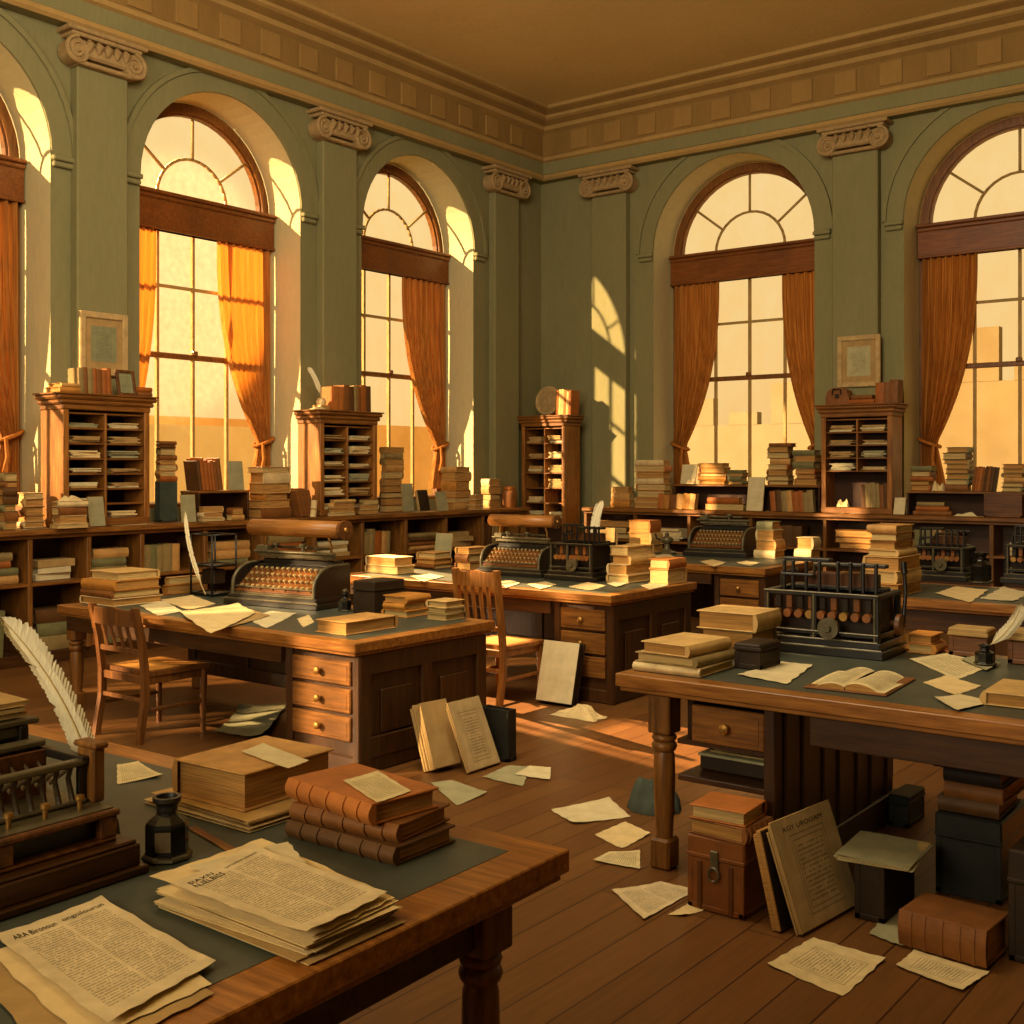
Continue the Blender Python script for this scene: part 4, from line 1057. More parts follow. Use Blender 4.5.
# near desk machine (long side faces +X, runs along Y)
nm = pz(150, 873, ZA)
M['tbar'] = plain('tarnished_type_metal', '#4a3a22', .5, 60, .4, .5, .2)
def big_machine(label, loc, rz):
    r = thing('tabulating_machine', label, 'tabulating machine', loc, (0, 0, rz))
    def bx(nm, l, m, bev=.004, par=r):
        b = MB()
        for c, dd in l: b.box(c, dd, 0, bev)
        return b.build(nm, M[m], par)
    Lh = .86; c = -Lh/2
    def slabm(x0, x1, y0, y1, z0, z1): return (((x0+x1)/2, (y0+y1)/2, (z0+z1)/2), (x1-x0, y1-y0, z1-z0))
    bx('base', [slabm(-.62, 0, -Lh, 0, 0, .016), slabm(-.6, -.014, -Lh, -.014, .016, .058), slabm(-.58, -.02, -Lh, -.02, .058, .066)], 'dark_y', .003)
    # wooden frame with dark openings
    bx('wood_frame', [slabm(-.5, -.05, -Lh, -.05, .066, .074), slabm(-.5, -.045, -Lh, -.045, .116, .128)]+[slabm(-.075, -.052, y-.022, y+.022, .074, .116) for y in (-.07, -.32, -.57, -.82)], 'machine_wood', .003)
    bx('inner_box', [slabm(-.48, -.085, -Lh, -.07, .074, .116)], 'black', 0)
    bx('deck', [slabm(-.49, -.062, -Lh, -.052, .128, .1305)], 'iron', .001)
    # type basket: rails with many bars
    bx('front_rail', [slabm(-.165, -.14, -Lh, -.07, .205, .218), slabm(-.15, -.135, -Lh, -.07, .131, .14)], 'iron', .003)
    bx('back_rail', [slabm(-.34, -.3, -Lh, -.07, .225, .238), slabm(-.34, -.32, -Lh, -.07, .131, .15)], 'iron', .003)
    for y in (-.07, -.5): bx('rail_end', [slabm(-.34, -.14, y-.012, y+.012, .205, .222), slabm(-.34, -.325, y-.012, y+.012, .131, .225), slabm(-.165, -.15, y-.012, y+.012, .131, .205)], 'black', .003)
    tb = None
    for k in range(22):
        if tb is None:
            b = MB(); b.tube([(0, 0, 0), (-.02, 0, .05), (-.005, 0, .078)], [.007, .006, .005], 6); b.box((-.17, 0, .085), (.012, .02, .03), 0, .002); b.tube([(-.005, 0, .075), (-.09, 0, .03), (-.17, 0, .085)], .0045, 6)
            tb = b.mesh('type_bar', [M['tbar']])
        o = bpy.data.objects.new('type_bar', tb); COL.objects.link(o); o.parent = r; o.location = (-.146, -.1-.0335*k, .132)
    for k in range(9):
        b = MB(); b.tube([(0, 0, 0), (0, 0, .018), (0, 0, .02), (0, 0, .028)], [.006, .006, .011, .01], 10); o = b.build('stud', M['brass'], r, (-.105, -.11-.085*k, .1305))
    bx('type_basket_back', [slabm(-.3, -.285, -Lh, -.08, .131, .22)], 'machine_wood', 0)
    bx('end_post', [slabm(-.19, -.125, -.062, -.03, .128, .236), slabm(-.2, -.115, -.066, -.026, .236, .248)], 'wood_z', .004)
    bx('upper_shelf', [slabm(-.56, -.36, -Lh, -.05, .262, .275), slabm(-.5, -.37, -Lh, -.08, .238, .262)], 'iron', .003)
    for k in range(8): bx('shelf_bracket', [slabm(-.375, -.36, -.09-.1*k-.012, -.09-.1*k+.012, .15, .262)], 'black', .003)
    bx('rear_box', [slabm(-.6, -.4, -Lh, -.06, .066, .24)], 'black', .004)
    return r
big_machine('large black and wood tabulating machine with type bars beside the big ink bottle', (nm[0], nm[1], ZA+.0025), ROTA).scale = (1, 1, 1.15)
# papers lying on the tabulating machine
def paper_pile(label, loc, w, d, t, n, rz=0, m='paper_d', curl=.01):
    r = thing('paper_stack', label, 'papers', loc, (0, 0, rz))
    for k in range(n):
        b = MB(); s1 = R.uniform(0, 6)
        z0 = t*k/n; th = t/n*.85; ww, dd = w*R.uniform(.94, 1), d*R.uniform(.94, 1)
        cz = lambda u, v: (curl*((abs(u-.5)*2)**3)*math.sin(s1+2*v)*.5+curl*.3*math.sin(s1+3*u))*(k/n)
        b.grid(8, 8, lambda u, v: ((u-.5)*ww, (v-.5)*dd, z0+th+cz(u, v)+curl*.4*k/n), 0); 
        b.box((0, 0, z0+th/2), (ww*.985, dd*.985, th*.9), 1, 0)
        b.build('sheet', [M[m], M['pages_p']], r, (R.uniform(-.01, .01), R.uniform(-.01, .01), 0), (0, 0, R.uniform(-.06, .06)))
    return r
paper_pile('curling brown papers lying on the shelf of the tabulating machine', (nm[0]-.465, nm[1]-.26, ZA+.0025+.2785*1.15), .19, .36, .04, 3, ROTA)
q0 = (nm[0]-.27, nm[1]+.055)
ink_p = Vector((q0[0], q0[1], 0))
r = thing('inkwell', 'small dark inkwell holding the tall quill behind the tabulating machine', 'inkwell', (q0[0], q0[1], ZA+.0025))
b = MB(); b.lathe([(.04, 0), (.042, .01), (.036, .05), (.028, .07), (.026, .072), (.018, .06), (.01, .03)], n=16); b.build('body', M['glass_dark'], r)
quill('tall white feather quill rising above the tabulating machine', (q0[0], q0[1], ZA+.06), (q0[0]-.2, q0[1]-.155, 1.335), .034, bend=.07)
ink_bottle('big faceted dark ink bottle with a worn label on the newspaper desk', (167, 858), ZA+.0012, .05, .145)
tA = ZA+.0012
sheet('small cream note sheet lying behind the tabulating machine on the newspaper desk', [(117, 785), (117, 767), (138, 762), (162, 777)], tA, 'letter')
# tan ledger on folders
(cx, cy, zt), a_, b_ = stack('flat pile under the thick tan ledger', (248, 834), 144, 345, 823, tA, 3, ['cream', 'buff', 'grey-brown'], 0, True, pale=1, jit=.8)
p, ex, ey, a, b = fit((240, 813), 174, 335, zt)
zt2 = zt+.102
make_book('thick tan ledger with a pale paper slip across its cover, on the newspaper desk', ((p+ex*a/2+ey*b/2).x, (p+ex*a/2+ey*b/2).y, zt), a, b, .1, 'tan', '-x', (0, 0, rad(3)), parts=True)
sheet('pale paper slip lying across the cover of the thick tan ledger', [(241, 752), (263, 744), (309, 761), (288, 770)], zt2, 'paper_b', .002)
# three leather books
pB, ex, ey, a, b = fit((394, 867), 288, 456, tA)
cc = pB+ex*a/2+ey*b/2
make_book('dark brown leather book at the bottom of the three leather volumes on the newspaper desk', (cc.x, cc.y, tA+.001), a, b, .042, 'umber', '-y', (0, 0, rad(1)), parts=True, bands=True)
make_book('worn brown leather book in the middle of the three leather volumes on the newspaper desk', (cc.x-.01, cc.y+.01, tA+.0438), a*.93, b*.95, .042, 'brown', '-y', (0, 0, rad(5)), parts=True, bands=True)
make_book('bright orange leather book topping the three leather volumes on the newspaper desk', (cc.x-.03, cc.y+.0, tA+.0866), a*.93, b*.96, .05, 'orange', '-y', (0, 0, rad(-7)), parts=True, bands=True)
sheet('small cream note lying on the orange leather book', [(343, 781), (378, 772.5), (411, 792), (377, 804)], tA+.1372, 'letter', .003)
# newspaper pile
pN, ex, ey, a, b = fit((308, 966), 153, 406, tA)
cc = pN+ex*a/2+ey*b/2; z_ = tA+.001
for k in range(4):
    r = paper_pile('folded old newspaper, %s in the newspaper pile at the desk edge' % ['lowest', 'second from the bottom', 'third from the bottom', 'just under the printed sheets'][k], (cc.x+R.uniform(-.01, .01), cc.y+R.uniform(-.01, .01), z_), a*R.uniform(.95, 1), b*R.uniform(.95, 1), .0075, 2, R.uniform(-.05, .05), 'paper' if k % 2 else 'paper_d', .004)
    r.name = 'newspaper'; r['category'] = 'newspaper'; r['group'] = 'old newspapers in the pile at the desk edge'
    z_ += .0095
sheet('blank torn sheet showing from under the printed newspaper on the newspaper pile', [(150, 877), (262, 842), (395, 899), (312, 940)], z_+.001, 'paper', .006)
sheet('blank sheet poking out behind the printed newspaper on the newspaper pile', [(190, 868), (288, 843), (306, 866), (220, 880)], z_+.0085, 'paper_b', .004)
sheet('printed newspaper with narrow text columns topping the newspaper pile', [(172, 885), (252, 848), (387, 893), (304, 939)], z_+.015, 'news', .008, name='newspaper', cat='newspaper',
      head=[('SIAXN', .08, .9, .035, .28), ('N.IELBISS', .08, .845, .045, .34), ('(arrowicol adventu', .5, .89, .03, .4)])
sheet('brown undersheet of the spread newspaper at the desk corner', [(-30, 970), (90, 930), (216, 994), (60, 1075)], tA+.001, 'paper_d', .004)
sheet('pale undersheet fanned out below the spread newspaper', [(-10, 955), (100, 910), (213, 985), (85, 1045)], tA+.004, 'paper', .005)
sheet('spread newspaper with two text columns lying in front of the tabulating machine', [(-6, 938), (101, 899), (216, 963), (106, 1030)], tA+.010, 'news', .008, name='newspaper', cat='newspaper',
      head=[('ARA Bironoun', .09, .885, .05, .38), ('ongnilourun', .53, .885, .05, .4)])
b = MB(); g0, g1 = Vector(pz(192, 829, tA)), Vector(pz(250, 862, tA)); v = g1-g0
b.box((0, 0, .003), (v.length, .022, .005), 0, .001)
tag(b.build('ruler', M['wood_x'], None, ((g0.x+g1.x)/2, (g0.y+g1.y)/2, tA+.0005), (0, 0, math.atan2(v.y, v.x))), 'narrow wooden ruler half under the newspaper pile beside the ink bottle', 'ruler')
# ================================================================ LARGE-SHEET DESK
for z_, (x1_, y0_, L_, D_) in ((ZB+.0012, (cB[0], cB[1], LB, DB)), (ZC+.0012, (cC[0], cC[1], LC, DC)), (ZD+.0012, (cD[0], cD[1], LD, DD)), (ZE+.0012, (cE[0]+LE, cE[1], LE, DE)), (ZF+.0014, (xF+LF, yF, LF, DF))):
    surf(z_, x1_-L_, x1_, y0_, y0_+D_)
surf(ZW+.0015, BX+0, FX+.04, 3.6, 12.37); surf(ZW+.0015, -8.8, x991+1.83, FY-.03, BY+.02)
tB = ZB+.0012
def top_of(res): return res[0][2]
s1 = stack('pile on the large-sheet desk behind the dark chair', (114, 604), 80, 163, 592, tB, 2, LIT, parts=True)
stack('short upper pile on the large-sheet desk behind the dark chair', (144, 589), 112, 189, 571, top_of(s1), 2, LIT, parts=True, z0=top_of(s1)+.001, amax=.42, bmax=.4, on=s1)
stack('small pile between the large sheet and the dark chair', (168, 594), 163, 203, 578, tB, 2, LIT, parts=True, amax=.3)
sheet('cream paper sheet under the back of the large open sheet', [(160, 600), (192, 596), (216, 604), (188, 611)], tB, 'paper', .006)
sheet('cream sheet lying before the books on the large-sheet desk', [(140, 606), (165, 601), (182, 612), (158, 616)], tB, 'paper_b', .004)
sheet('lower leaf fanned out below the large open sheet on the desk edge', [(186, 615), (246, 609), (270, 616), (218, 631)], tB+.004, 'paper_d', .008)
sheet('large open sheet of cream paper hanging over the desk edge', [(179, 612), (238, 605), (256, 613), (211, 636)], tB+.012, 'paper', .012)
sheet('pale paper scrap in front of the roll-topped machine', [(245, 618), (272, 612), (296, 614), (266, 629)], tB, 'paper_b', .006)
sheet('small cream scrap of paper between the roll-topped machine and the tan book', [(297, 619), (309, 616), (314, 623), (303, 628)], tB, 'paper', .006)
pm = (ony(291, 5.5), 5.5)
AM1 = adding_machine('black adding machine with key rows and a wooden roll on top, on the large-sheet desk', (pm[0], pm[1], tB+.0), rad(7), True, .78, .4)
stack('single volume before the small ink bottle', (346, 636), 315, 397, 625.5, tB, 1, ['tan'], parts=True) if 0 else None
p, ex, ey, a, b = fit((346, 636), 315, 397, tB)
make_book('large tan book lying flat at the corner of the large-sheet desk', ((p+ex*a/2+ey*b/2).x, (p+ex*a/2+ey*b/2).y, tB+.001), a, min(b, .5), .075, 'tan', '+y', (0, 0, 0), parts=True)
stack('three-book pile beside the dark tin box', (406, 613), 382, 432, 597, tB, 3, ['ochre', 'tan', 'brown'], parts=True, bmax=.32)
stack('pale low pile ending the large-sheet desk', (446, 620), 425, 467, 602, tB, 3, ['cream', 'buff', 'grey-brown'], parts=True, pale=1, bmax=.24)
crate('dark tin box with papers on its lid beside the small ink bottle', (374, 607), 353, 404, 582, tB, 'darkbox', amax=.19, bmax=.34)
zc = zat(582, *pz(372, 606, tB))
sheet('cream papers on the lid of the dark tin box', [(357, 581), (372, 577), (396, 579), (380, 583)], zc+.002, 'paper', .004)
ink_bottle('small dark ink bottle at the side of the roll-topped machine', (345, 611), tB, .045, .12, False, True)
ink_bottle('tiny pale-capped bottle at the foot of the wire rack on the large-sheet desk', (232, 601), tB, .028, .08, False, True)
# wire rack apparatus
p, ex, ey, a, b = fit((212, 592), 191, 236, tB); h = zat(535, *p)-tB
cc = p+ex*a/2+ey*min(b, .3)/2; b_ = min(b, .3)
r = thing('wire_rack', 'dark upright wire rack holding small bottles beside the roll-topped machine', 'rack', (cc.x, cc.y, tB+.001))
k = MB()
for sx in (-1, 1):
    for sy in (-1, 1): k.tube([(sx*a/2, sy*b_/2, 0), (sx*a/2, sy*b_/2, h)], .008, 6)
for z in (.02, h*.5, h*.99):
    for sx in (-1, 1): k.tube([(sx*a/2, -b_/2, z), (sx*a/2, b_/2, z)], .007, 6); k.tube([(-a/2, sx*b_/2, z), (a/2, sx*b_/2, z)], .007, 6)
k.build('frame', M['black'], r)
for z in (.01, h*.48):
    k = MB(); k.box((0, 0, z), (a-.01, b_-.01, .012)); k.build('tray', M['black'], r)
k = MB(); k.box((0, .0, h*.3), (a*.6, b_*.5, h*.25), 0, .01); k.build('bottle_box', M['darkbox'], r)
quill('thin white quill leaning across the dark wire rack', (cc.x+a*.3, cc.y-b_/2-.02, tB+.02), (cc.x-.06, cc.y-b_/2-.1, tB+.64), .018, bend=-.05)
sheet('big crumpled grey sheet on the floor in the kneehole of the large-sheet desk', [(214, 735), (240, 711), (289, 703), (262, 743)], 0, 'paper_g', .05)
slabs('grey-brown bordered folder leaning against the end of the large-sheet desk', (-4.1, 4.92), (0, 1), .28, .4, .03, rad(24), (-1, 0), 'folder_face', n=3, group=None)
slabs('bundle of brown folders standing behind the grey-brown folder at the desk end', (-4.25, 4.8), (.12, 1), .2, .37, .09, rad(20), (-1, 0), 'paper_d', n=5)
cB_ = crate('black open-topped tin waste box standing by the end of the large-sheet desk', (508, 763), 480, 516, 711, 0, 'basket', lid=False, name='waste_box', hollow=True)
# ================================================================ TWO-MACHINE DESK
tC = ZC+.0012
stack('low pile at the outer end of the two-machine desk', (398, 570), 365, 416, 558, tC, 2, LIT, parts=True, bmax=.4)
stack('pile before the grey-green card on the two-machine desk', (434, 568), 414, 453, 553, tC, 3, LIT, bmax=.34, B=(-7.2, -4.4, 6.9, 8.04))
stack('pile touching the roll-topped machine of the two-machine desk', (470, 563), 455, 490, 548, tC, 3, LIT, bmax=.36)
slabs('grey-green card standing upright at the back of the two-machine desk', (-7.22, 8.13), (1, 0), .21, .3, .006, rad(8), (0, 1), 'paper_g', 'card', 'card', tC)
for q, m, lab in (([(527, 585), (545, 581.5), (557, 585), (540, 590)], 'paper', 'cream sheet lying before the roll-topped machine on the two-machine desk'),
                  ([(568, 587), (588, 583), (606, 586), (590, 591)], 'paper', 'cream sheet at the front edge of the two-machine desk near its corner'),
                  ([(640, 586), (658, 583), (668, 586), (650, 590)], 'letter', 'cream sheet beside the low pile at the end of the two-machine desk'),
                  ([(607, 584), (618, 581.5), (627, 584), (616, 587.5)], 'paper_b', 'small pale sheet below the second machine on the two-machine desk'),
                  ([(462, 579), (476, 576.5), (484, 580), (470, 584)], 'paper', 'cream sheet beside the back of the honey oak chair on the two-machine desk'),
                  ([(410, 577), (430, 574), (444, 577), (424, 582)], 'letter', 'written sheet before the middle pile on the two-machine desk'),
                  ([(498, 583), (512, 580.5), (520, 584), (506, 588)], 'paper_b', 'pale sheet right at the chair-side edge of the two-machine desk')):
    sheet(lab, q, tC+(.004 if 'small pale' in lab else 0), m, .006)
pm = pz(541, 567, ZC)
AM2 = copy_tree(AM1); AM2.location = (-5.98, 7.84, tC); AM2.rotation_euler = (0, 0, rad(3)); AM2.scale = (.8, .8, .86)
del AM2['label']; tag(AM2, 'black adding machine with a wooden roll on top, on the two-machine desk', 'adding machine')
pm = pz(592, 573, ZC)
calculating_machine('compact dark calculating machine next to the roll-topped one on the two-machine desk', (-5.33, 7.84, tC), 0, .42, .36, .4, False)
stack('taller pile at the corner of the two-machine desk', (629, 573), 607, 656, 547, tC, 4, LIT, parts=True, bmax=.4)
stack('lower pile at the end of the two-machine desk', (668, 577), 648, 688, 560, tC, 2, LIT, bmax=.3)
pq = pz(602, 560, tC)
r = thing('inkwell', 'small inkwell holding a white quill behind the compact calculating machine', 'inkwell', (-5.36, 8.12, tC)); 
b = MB(); b.lathe([(.05, 0), (.05, .05), (.03, .08), (.03, .1), (.02, .08), (.01, .04)], n=14); b.build('body', M['glass_dark'], r)
quill('white quill standing between the two-machine desk and the far desk', (-5.36, 8.12, tC+.082), (-5.31, 8.1, tC+.64), .045, bend=-.09)
slabs('pale worn portfolio leaning against the drawers of the two-machine desk', (-4.98, 6.72), (1, 0), .32, .44, .09, rad(14), (0, 1), 'paper_b', 'portfolio', 'portfolio', n=4, parts_m='darkbox')
crumpled('crumpled cream paper on the floor by the pale portfolio', (579, 716), 0, .36, .2, .09)
# ================================================================ FAR DESK
tD = ZD+.0012
pm = pz(741, 551, ZD)
AM3 = adding_machine('dark adding machine without a roll on the far desk below the facing window', (ony(722, 10.72), 10.72, tD), rad(5), False, .62, .36)
stack('pile at the inner end of the far desk', (650, 546), 626, 664, 521, tD, 3, LIT, bmax=.5)
s = stack('pile at the outer corner of the far desk', (775, 555), 754, 786, 541, tD, 2, LIT, bmax=.35)
stack('pale upper pile at the outer corner of the far desk', (775, 542), 757, 785, 523, top_of(s), 2, ['sage', 'cream', 'grey-brown'], bmax=.25, amax=.3, on=s, z0=top_of(s)+.001)
stack('thin pale pile at the back corner of the far desk', (812, 550), 795, 822, 538, tD, 2, ['cream', 'sage'], bmax=.3, amax=.3)
for q, m, lab in (([(700, 562), (712, 560), (726, 563), (714, 567)], 'paper', 'cream sheet before the dark machine on the far desk'),
                  ([(736, 563), (746, 561), (760, 563), (750, 567)], 'letter', 'written sheet at the front corner of the far desk'),
                  ([(650, 556), (668, 554), (676, 558), (656, 561)], 'paper_b', 'pale sheet under the ink stand on the far desk')):
    sheet(lab, q, tD, m, .006)
pq = pz(678, 549, tD)
r = thing('ink_stand', 'small dark ink stand with a knobbed lid on the far desk', 'ink stand', (ony(667, 10.55), 10.55, tD+.007))
b = MB(); b.lathe([(.1, 0), (.1, .015), (.05, .03), (.03, .06), (.03, .1), (.06, .12), (.07, .14), (.06, .165), (.02, .18), (.025, .2), (.01, .22)], n=18); b.build('body', M['iron'], r)
b = MB(); b.tube([(-.05, 0, .13), (-.12, 0, .15), (-.14, 0, .2)], .012, 6); b.build('pen_arm', M['black'], r)
slabs('pale square book standing on end beside the white quill', (-6.82, 10.3), (1, 0), .22, .26, .05, rad(4), (0, 1), 'paper_d', 'ledger', 'book', tD, n=3)
stack('flat pile at the inner back of the far desk', (572, 556), 553, 590, 545, tD, 2, ['cream', 'buff'], bmax=.3)
# ================================================================ OPEN-LEDGER DESK
tE = ZE+.0012
s = stack('pale-topped pile at the corner of the open-ledger desk', (699, 675), 633, 736, 659, tE, 2, ['grey-brown', 'cream'], parts=True, pale=.8, bmax=.42)
p, ex, ey, a, b = fit((694, 658), 645, 732, top_of(s))
make_book('pale-topped tan book crowning the pile at the corner of the open-ledger desk', (s[0][0]+.01, s[0][1]-.01, top_of(s)+.001), min(a, .4), min(b, .36), .05, 'buff', '+x', (0, 0, rad(-3)), parts=True)
s = stack('base of the large ledger pile on the open-ledger desk', (754, 641), 700, 784, 633, tE, 1, ['grey-brown'], parts=True, bmax=.24)
stack('big square ledger pile behind the small dark box', (750, 634), 692, 785, 613, top_of(s), 1, ['tan'], parts=True, z0=top_of(s)+.001, bmax=.4) if 0 else None
p, ex, ey, a, b = fit((751, 635), 692, 785, top_of(s))
make_book('big square cream-topped ledger on the pile behind the small dark box', (s[0][0], s[0][1], top_of(s)+.001), min(a, .42), min(b, .28), .085, 'buff', '+x', (0, 0, rad(2)), parts=True)
crate('small dark square box before the calculating machine on the open-ledger desk', (760, 671), 735, 780, 645, tE, 'darkbox', amax=.2, bmax=.2)
sheet('pale sheet lying between the small dark box and the open ledger', [(738, 676), (782, 662), (813, 666), (787, 685)], tE, 'paper_b', .006)
pm = pz(872, 661, ZE)
CM1 = calculating_machine('black framed calculating machine with crank and carrying handle on the open-ledger desk', (pm[0]-.27, pm[1]+.2, tE), rad(2), .56, .34, .385, True)
# open ledger
p, ex, ey, a, b = fit((881, 697), 802, 925, tE); cc = p+ex*a/2+ey*b/2; b = min(b, .42)
cc = p+ex*a/2+ey*b/2
r = thing('open_book', 'open ledger with cream pages lying on the front of the desk', 'open book', (cc.x, cc.y, tE+.001), (0, 0, rad(4)))
k = MB(); k.box((0, 0, .004), (a+.006, b+.008, .007), 0, .002); k.build('cover', CV['brown'], r)
for sg in (-1, 1):
    def fn(u, v, sg=sg): return (sg*(.002+u*(a/2-.006)), (v-.5)*(b-.01), .009+.026*math.sin(math.pi*min(1, u*1.15+.12))**.7*(1-.25*u)+.004*math.sin(v*4+sg))
    k = MB(); k.grid(14, 8, fn)
    k.build('page', M['page_text'], r)
    k = MB(); n = 14
    for v in (0, 1):
        for i in range(n):
            A, B = fn(i/n, v), fn((i+1)/n, v); k.add([A, B, (B[0], B[1], .008), (A[0], A[1], .008)], [(0, 1, 2, 3)])
    A, B = fn(1, 0), fn(1, 1); k.add([A, B, (B[0], B[1], .008), (A[0], A[1], .008)], [(0, 1, 2, 3)]); k.build('page_edge', M['pages'], r)
stack('pair of books by the crank of the calculating machine', (934, 651), 906, 946, 636, tE, 2, ['ochre', 'sage'], parts=True, bmax=.3, amax=.3)
for q, m, lab, dz in (([(910, 660), (946, 654), (994, 666), (957, 680)], 'letter', 'large written sheet in front of the ink pot with the quill', .0),
                  ([(923, 683), (946, 677), (981, 687), (955, 696)], 'paper', 'small folded cream sheet between the written sheet and the desk edge', 0),
                  ([(934, 698), (960, 695), (995, 702), (957, 712)], 'paper_b', 'pale sheet overhanging the front edge of the open-ledger desk', .002),
                  ([(960, 660), (975, 656), (1000, 664), (986, 671)], 'paper_g', 'grey blotting sheet under the ink pot on the open-ledger desk', .006)):
    sheet(lab, q, tE+dz, m, .005)
ink_bottle('squat dark ink pot holding a quill on the open-ledger desk', (985, 664), tE+.0125, .042, .085, False)
pq = pz(985, 662, tE+.008)
quill('cream quill standing in the ink pot on the open-ledger desk', (pq[0], pq[1], tE+.07), (pq[0]+.17, pq[1]-.06, tE+.285), .03, bend=.08)
crate('brown wooden card box with a pale lid behind the ink pot', (987, 653), 949, 995, 630, tE, 'machine_wood', bmax=.14, lidm='paper_d')
crate('brown wooden card box at the desk end beyond the quill', (1050, 668), 1008, 1066, 634, tE, 'machine_wood', bmax=.16, lidm='paper_d')
p, ex, ey, a, b = fit((1066, 715), 981, 1110, tE); b = min(b, .32); cc = p+ex*a/2+ey*b/2
make_book('large buff portfolio lying at the far end of the open-ledger desk', (cc.x, cc.y, tE+.002), a, b, .05, 'buff', '-x', (0, 0, rad(2)), parts=True, name='portfolio', cat='portfolio')
# under the open-ledger desk
sx, sy = cE[0]+.47, cE[1]+.36
zs = .4137
crate('flat dark case on the open shelf under the desk drawer', (0, 0), 0, 0, 0, 0) if 0 else None
r = thing('case', 'flat dark case on the open shelf under the desk drawer', 'case', (sx, sy, zs+.0012))
k = MB(); k.box((0, 0, .03), (.34, .32, .06), 0, .006); k.build('body', M['darkbox'], r)
k = MB(); k.box((0, -.004, .066), (.35, .33, .012), 0, .003); k.build('lid', M['paper_g'], r)
paper_pile('grey papers on the flat dark case under the desk drawer', (sx+.01, sy, zs+.0745), .3, .26, .03, 3, .05, 'paper_g')
make_book('dark book on the floor below the open shelf of the open-ledger desk', (sx-.02, sy+.02, .0012), .36, .3, .09, 'umber', '+x', parts=True)
s = crate('brown leather document box with an iron latch on the floor below the desk shelf', (743.5, 921), 688, 776, 845, 0, 'case', latch=True, bmax=.215)
zt = s[0][2]+.002
make_book('thick brown book lying on the leather document box', (s[0][0]+.01, s[0][1]-.004, zt), s[1]*1.06, s[2]*1.0, .06, 'brown', '+x', (0, 0, rad(-3)), parts=True, bands=True)
make_book('orange-brown book topping the pile on the leather document box', (s[0][0]+.0, s[0][1]-.004, zt+.061), s[1]*.98, s[2]*.98, .055, 'orange', '+y', (0, 0, rad(4)), parts=True, pale=True)
# leaning title folder and brown book behind
slabs('printed title folder leaning beside the leather document box', (-1.725, 3.95), (.12, 1), .43, .4, .028, rad(20), (-1, 0), 'folder_face', n=3,
      head=[('RGY UROOAM', .14, .88, .045, .66)])
slabs('dark brown book leaning between the title folder and the document box', (-1.8, 3.93), (.1, 1), .36, .36, .04, rad(14), (-1, 0), 'darkbox', 'leaning_book', 'book', n=2, parts_m='pages')
c2 = crate('low dark crate on the floor under the open-ledger desk with grey papers on it', (884, 925), 855, 914, 868, 0, 'darkbox', lid=False, amax=.3, bmax=.34)
zc = c2[0][2]
paper_pile('grey papers spread over the low dark crate', (c2[0][0], c2[0][1], zc+.003), .29, .36, .012, 3, .1, 'paper_g')
crate('small dark lidded box on the floor behind the low dark crate', (908, 829), 889, 924, 797, 0, 'basket', lid=True)
# dark piles
s = crate('dark blue-black tin trunk under the far end of the open-ledger desk', (1001, 906), 936, 1030, 823, 0, 'basket', bmax=.4)
zz = s[0][2]+.002
for k, (cl, lb) in enumerate((('umber', 'lowest'), ('brown', 'second from the bottom'), ('black', 'third from the bottom'))):
    make_book('%s ledger, %s, in the pile on the dark tin trunk' % (cl, lb), (s[0][0]+R.uniform(-.01, .02), s[0][1]+R.uniform(-.01, .01), zz), s[1]*R.uniform(.85, .95), s[2]*R.uniform(.85, .95), .06, cl, '-y', (0, 0, R.uniform(-.06, .06)), parts=True)
    zz += .061
slabs_ = make_book('wide black folder topping the pile on the dark tin trunk', (s[0][0], s[0][1], zz), s[1]*1.12, s[2]*1.05, .035, 'black', '-y', (0, 0, .04), parts=True, name='folder', cat='folder')
crate('dark brown box at the picture edge in front of the dark tin trunk', (1056, 972), 1009, 1085, 858, 0, 'darkbox', bmax=.3)
pS = fit((990, 971), 900, 1007, 0); p, ex, ey, a, b = pS; b = .23
make_book('thick brown leather book with raised bands lying on the floor papers', ((p+ex*a/2+ey*b/2).x, (p+ex*a/2+ey*b/2).y, .008), a, b, .125, 'brown', '-y', (0, 0, rad(-4)), parts=True, bands=True)
for q, m, lab in (([(768, 966), (813, 939), (885, 961), (843, 997)], 'form', 'printed form lying on the floor in front of the title folder'),
                  ([(895, 967), (914, 951), (990, 973), (962, 993)], 'form', 'printed form on the floor half under the thick leather book'),
                  ([(869, 935), (890, 909), (911, 911), (902, 948)], 'paper_g', 'grey-green sheet on the floor beside the thick leather book'),
                  ([(611.5, 890), (661, 884), (697, 890), (644, 921)], 'news', 'printed newspaper sheet on the floor by the document box'),
                  ([(668, 915), (690, 905), (706, 910), (684, 917)], 'paper', 'small strip of paper on the floor against the document box'),
                  ([(595, 836), (625, 823), (650, 835), (622, 849)], 'paper', 'cream sheet on the floor nearest the fluted desk leg, upper of three'),
                  ([(593, 862), (609, 852), (640, 852), (640, 870)], 'letter', 'cream sheet on the floor just before the fluted desk leg, middle of three'),
                  ([(550, 810), (609, 799), (631, 817), (574, 825)], 'paper_b', 'pale sheet lying alone on the floor in front of the sunlit patch'),
                  ([(483, 778), (509, 766), (530, 768), (523, 787)], 'paper_g', 'grey sheet on the floor beside the leaning bordered folder'),
                  ([(515, 775), (530, 767), (551, 769), (550, 780)], 'paper_b', 'small pale torn sheet overlapping the grey one beside the leaning folder'),
                  ([(431, 784), (452, 781), (487, 794), (457, 806)], 'paper_g', 'grey-green sheet on the floor behind the three leather volumes')):
    sheet(lab, q, .001 if 'overlapping' not in lab else .006, m, .008)
sheet('cream sheet on the floor peeking from below the middle one, lowest of three', [(600, 866), (620, 862), (655, 864), (612, 874)], .0, 'paper_b', .001) if 0 else None
q_ = pz(654, 809, 0); b = MB()
